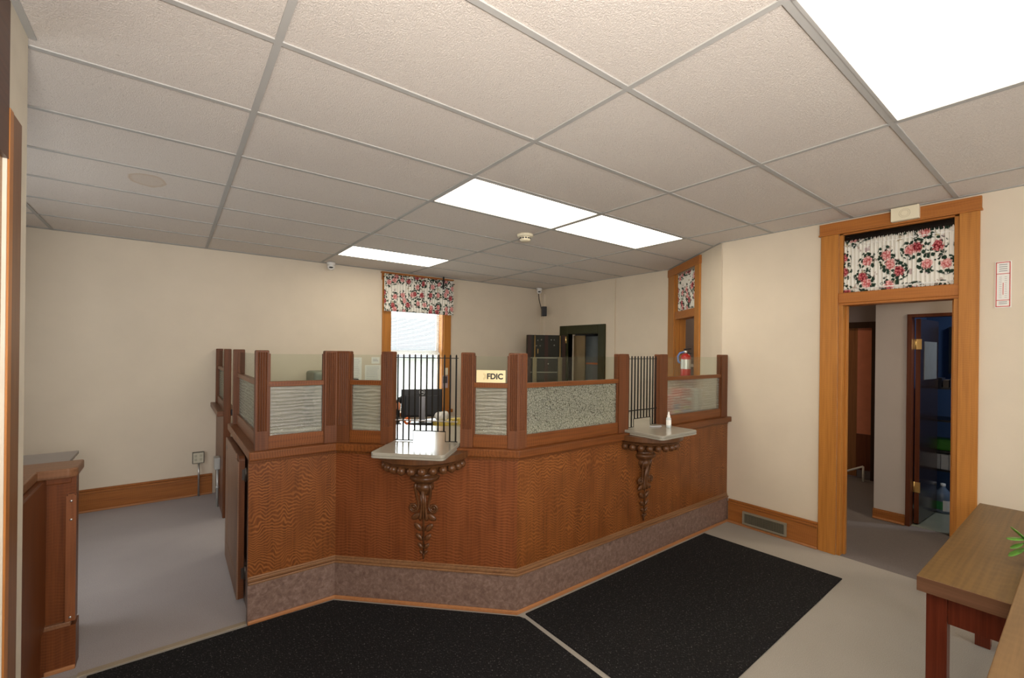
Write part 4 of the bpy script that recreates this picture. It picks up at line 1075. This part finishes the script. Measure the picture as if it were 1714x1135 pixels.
# ------------------------------------------------------------------ storeroom contents
rk = thing('shelf_rack', 'dark wire shelf rack in the blue storeroom', 'shelf rack', (7.7, .3, 0), kind='thing')
for z in (.42, .62, .95, 1.30): MB().box(7.48, 7.9, .0, .62, z, z+.02).build('shelf', BLKPL, rk)
for (x, y) in ((7.49, .02), (7.49, .61), (7.89, .02), (7.89, .61)): MB().tube([(x, y, 0), (x, y, 1.4)], .01).build('post', BLKPL, rk)
jg = thing('jug', 'clear blue grey plastic jug with a green and white label on the storeroom floor', 'jug', (7.42, .375, 0))
MB().lathe([(0, .002), (.07, .002), (.075, .02), (.075, .17), (.06, .22), (.025, .26), (.02, .285)], (7.42, .375, 0), 20).build('body', plain('jug_blue', (.14, .19, .26), .25), jg)
MB().lathe([(.022, .28), (.022, .305), (0, .305)], (7.42, .375, 0), 14).build('cap', WHITEP, jg)
MB().lathe([(.0755, .04), (.0755, .125)], (7.42, .375, 0), 20, PI*.5, PI*.75).build('green_label', plain('label_green', (.03, .25, .08), .5), jg)
MB().lathe([(.076, .03), (.076, .14)], (7.42, .375, 0), 10, PI*.28, PI*1.05).build('white_label', PAPER, jg)
for k, (y, lab) in enumerate(((.44, 'leftmost'), (.375, 'second from left'), (.31, 'third from left'), (.245, 'rightmost'))):
    tag(MB().box(7.5, 7.75, y-.03, y+.03, .44, .60).build('file_box', PAPER, loc=(7.6, y, .44)), 'white file box on the storeroom rack, %s of four' % lab, 'file box', 'white files on the storeroom rack')
tag(MB().prism([(7.5, .30), (7.5, .50), (7.7, .50), (7.7, .30)], .64, .76).build('folded_bag', plain('bright_green', (.06, .3, .02), .5), loc=(7.6, .4, .64), bevel=.02), 'bright green bag on the storeroom rack', 'bag')
for k in range(4):
    tag(MB().box(7.5, 7.68, .24+k*.055, .285+k*.055, 1.32, 1.40+.02*(k % 2)).build('book', plain('book_%d' % k, [(.12, .03, .03), (.08, .12, .2), (.2, .15, .1), (.03, .03, .04)][k], .5), loc=(7.6, .26+k*.055, 1.32)),
        ['dark red book at the right end of the storeroom top shelf', 'blue grey book on the storeroom top shelf', 'tan book on the storeroom top shelf', 'black book at the left end of the storeroom top shelf'][k], 'book', 'books on the storeroom top shelf')
tag(MB().box(8.16, 8.2, .12, .45, 1.45, 2.0).box(8.155, 8.16, .15, .42, 1.48, 1.97).build('picture_frame', BLKPL, loc=(8.18, .28, 1.45)), 'black framed picture on the blue storeroom wall', 'picture')

# ------------------------------------------------------------------ outside the window
struct(MB().box(-20, 30, 6.0, 60, -.7, -.6).build('ground_outside', plain('outside_grass', (.2, .25, .1), .9)))
nh = thing('neighbour_house', 'white sided neighbour house with grey roof seen through the window', 'house', (8, 13, -.6), kind='thing')
hs = MB(); hs.box(0, 14, 12.5, 19, -.6, 1.45); hs.build('siding', plain('white_siding', (.8, .8, .8), .7), nh)
rf = MB().add([(-.5, 12.0, 1.4), (14.5, 12.0, 1.4), (14.5, 15.7, 2.9), (-.5, 15.7, 2.9), (-.5, 19.5, 1.4), (14.5, 19.5, 1.4)], [(0, 1, 2, 3), (3, 2, 5, 4)])
rf.build('roof', plain('grey_shingle', (.16, .165, .17), .8), nh)

# ------------------------------------------------------------------ light
wd = bpy.data.worlds.new('world'); sc.world = wd; wd.use_nodes = True
bg = wd.node_tree.nodes['Background']; bg.inputs[0].default_value = (.93, .97, 1, 1); bg.inputs[1].default_value = 4.0
def area(name, loc, rot, sx, sy, e, c):
    l = bpy.data.lights.new(name, 'AREA'); l.shape = 'RECTANGLE'; l.size = sx; l.size_y = sy; l.energy = e; l.color = c
    o = bpy.data.objects.new(name, l); col.objects.link(o); o.location = loc; o.rotation_euler = rot
    return o
area('front_window_daylight', (1.38, -3.02, 1.6), (PI/2, 0, PI), 1.3, 1.65, 60, (.95, .97, 1))
area('front_window_daylight', (4.1, -3.02, 1.6), (PI/2, 0, PI), 1.5, 1.65, 65, (.95, .97, 1))
area('side_fill', (-.88, 3.3, 1.5), (PI/2, 0, -PI/2), 1.6, 1.5, 20, (.93, .96, 1))  # added unseen fill for the dim left wall and ceiling
area('back_window_daylight', (3.81, YB+.2, 1.7), (-PI/2, 0, 0), .8, 1.8, 20, (.95, .98, 1))

area('flash_fill', (.9, -1.2, 1.75), (PI-.75, 0, -.25), .5, .5, 90, (1, .94, .9))  # added soft fill near the camera, standing in for bounced flash
area('hall_fill', (6.1, -.8, 2.72), (0, 0, 0), .3, .3, 14, (1, .85, .65))  # added light, out of view, to brighten the hall
area('storeroom_fill', (7.5, -.7, 2.7), (0, 0, 0), .3, .3, 16, (.8, .88, 1))  # added unseen light that lifts the blue storeroom
area('far_hall_fill', (7.6, 2.4, 2.7), (0, 0, 0), .3, .3, 8, (1, .7, .45))  # added warm light, unseen, for the far end of the hall
sc.view_settings.view_transform = 'Standard'; sc.view_settings.look = 'None'; sc.view_settings.gamma = 1
sc.view_settings.exposure = .31
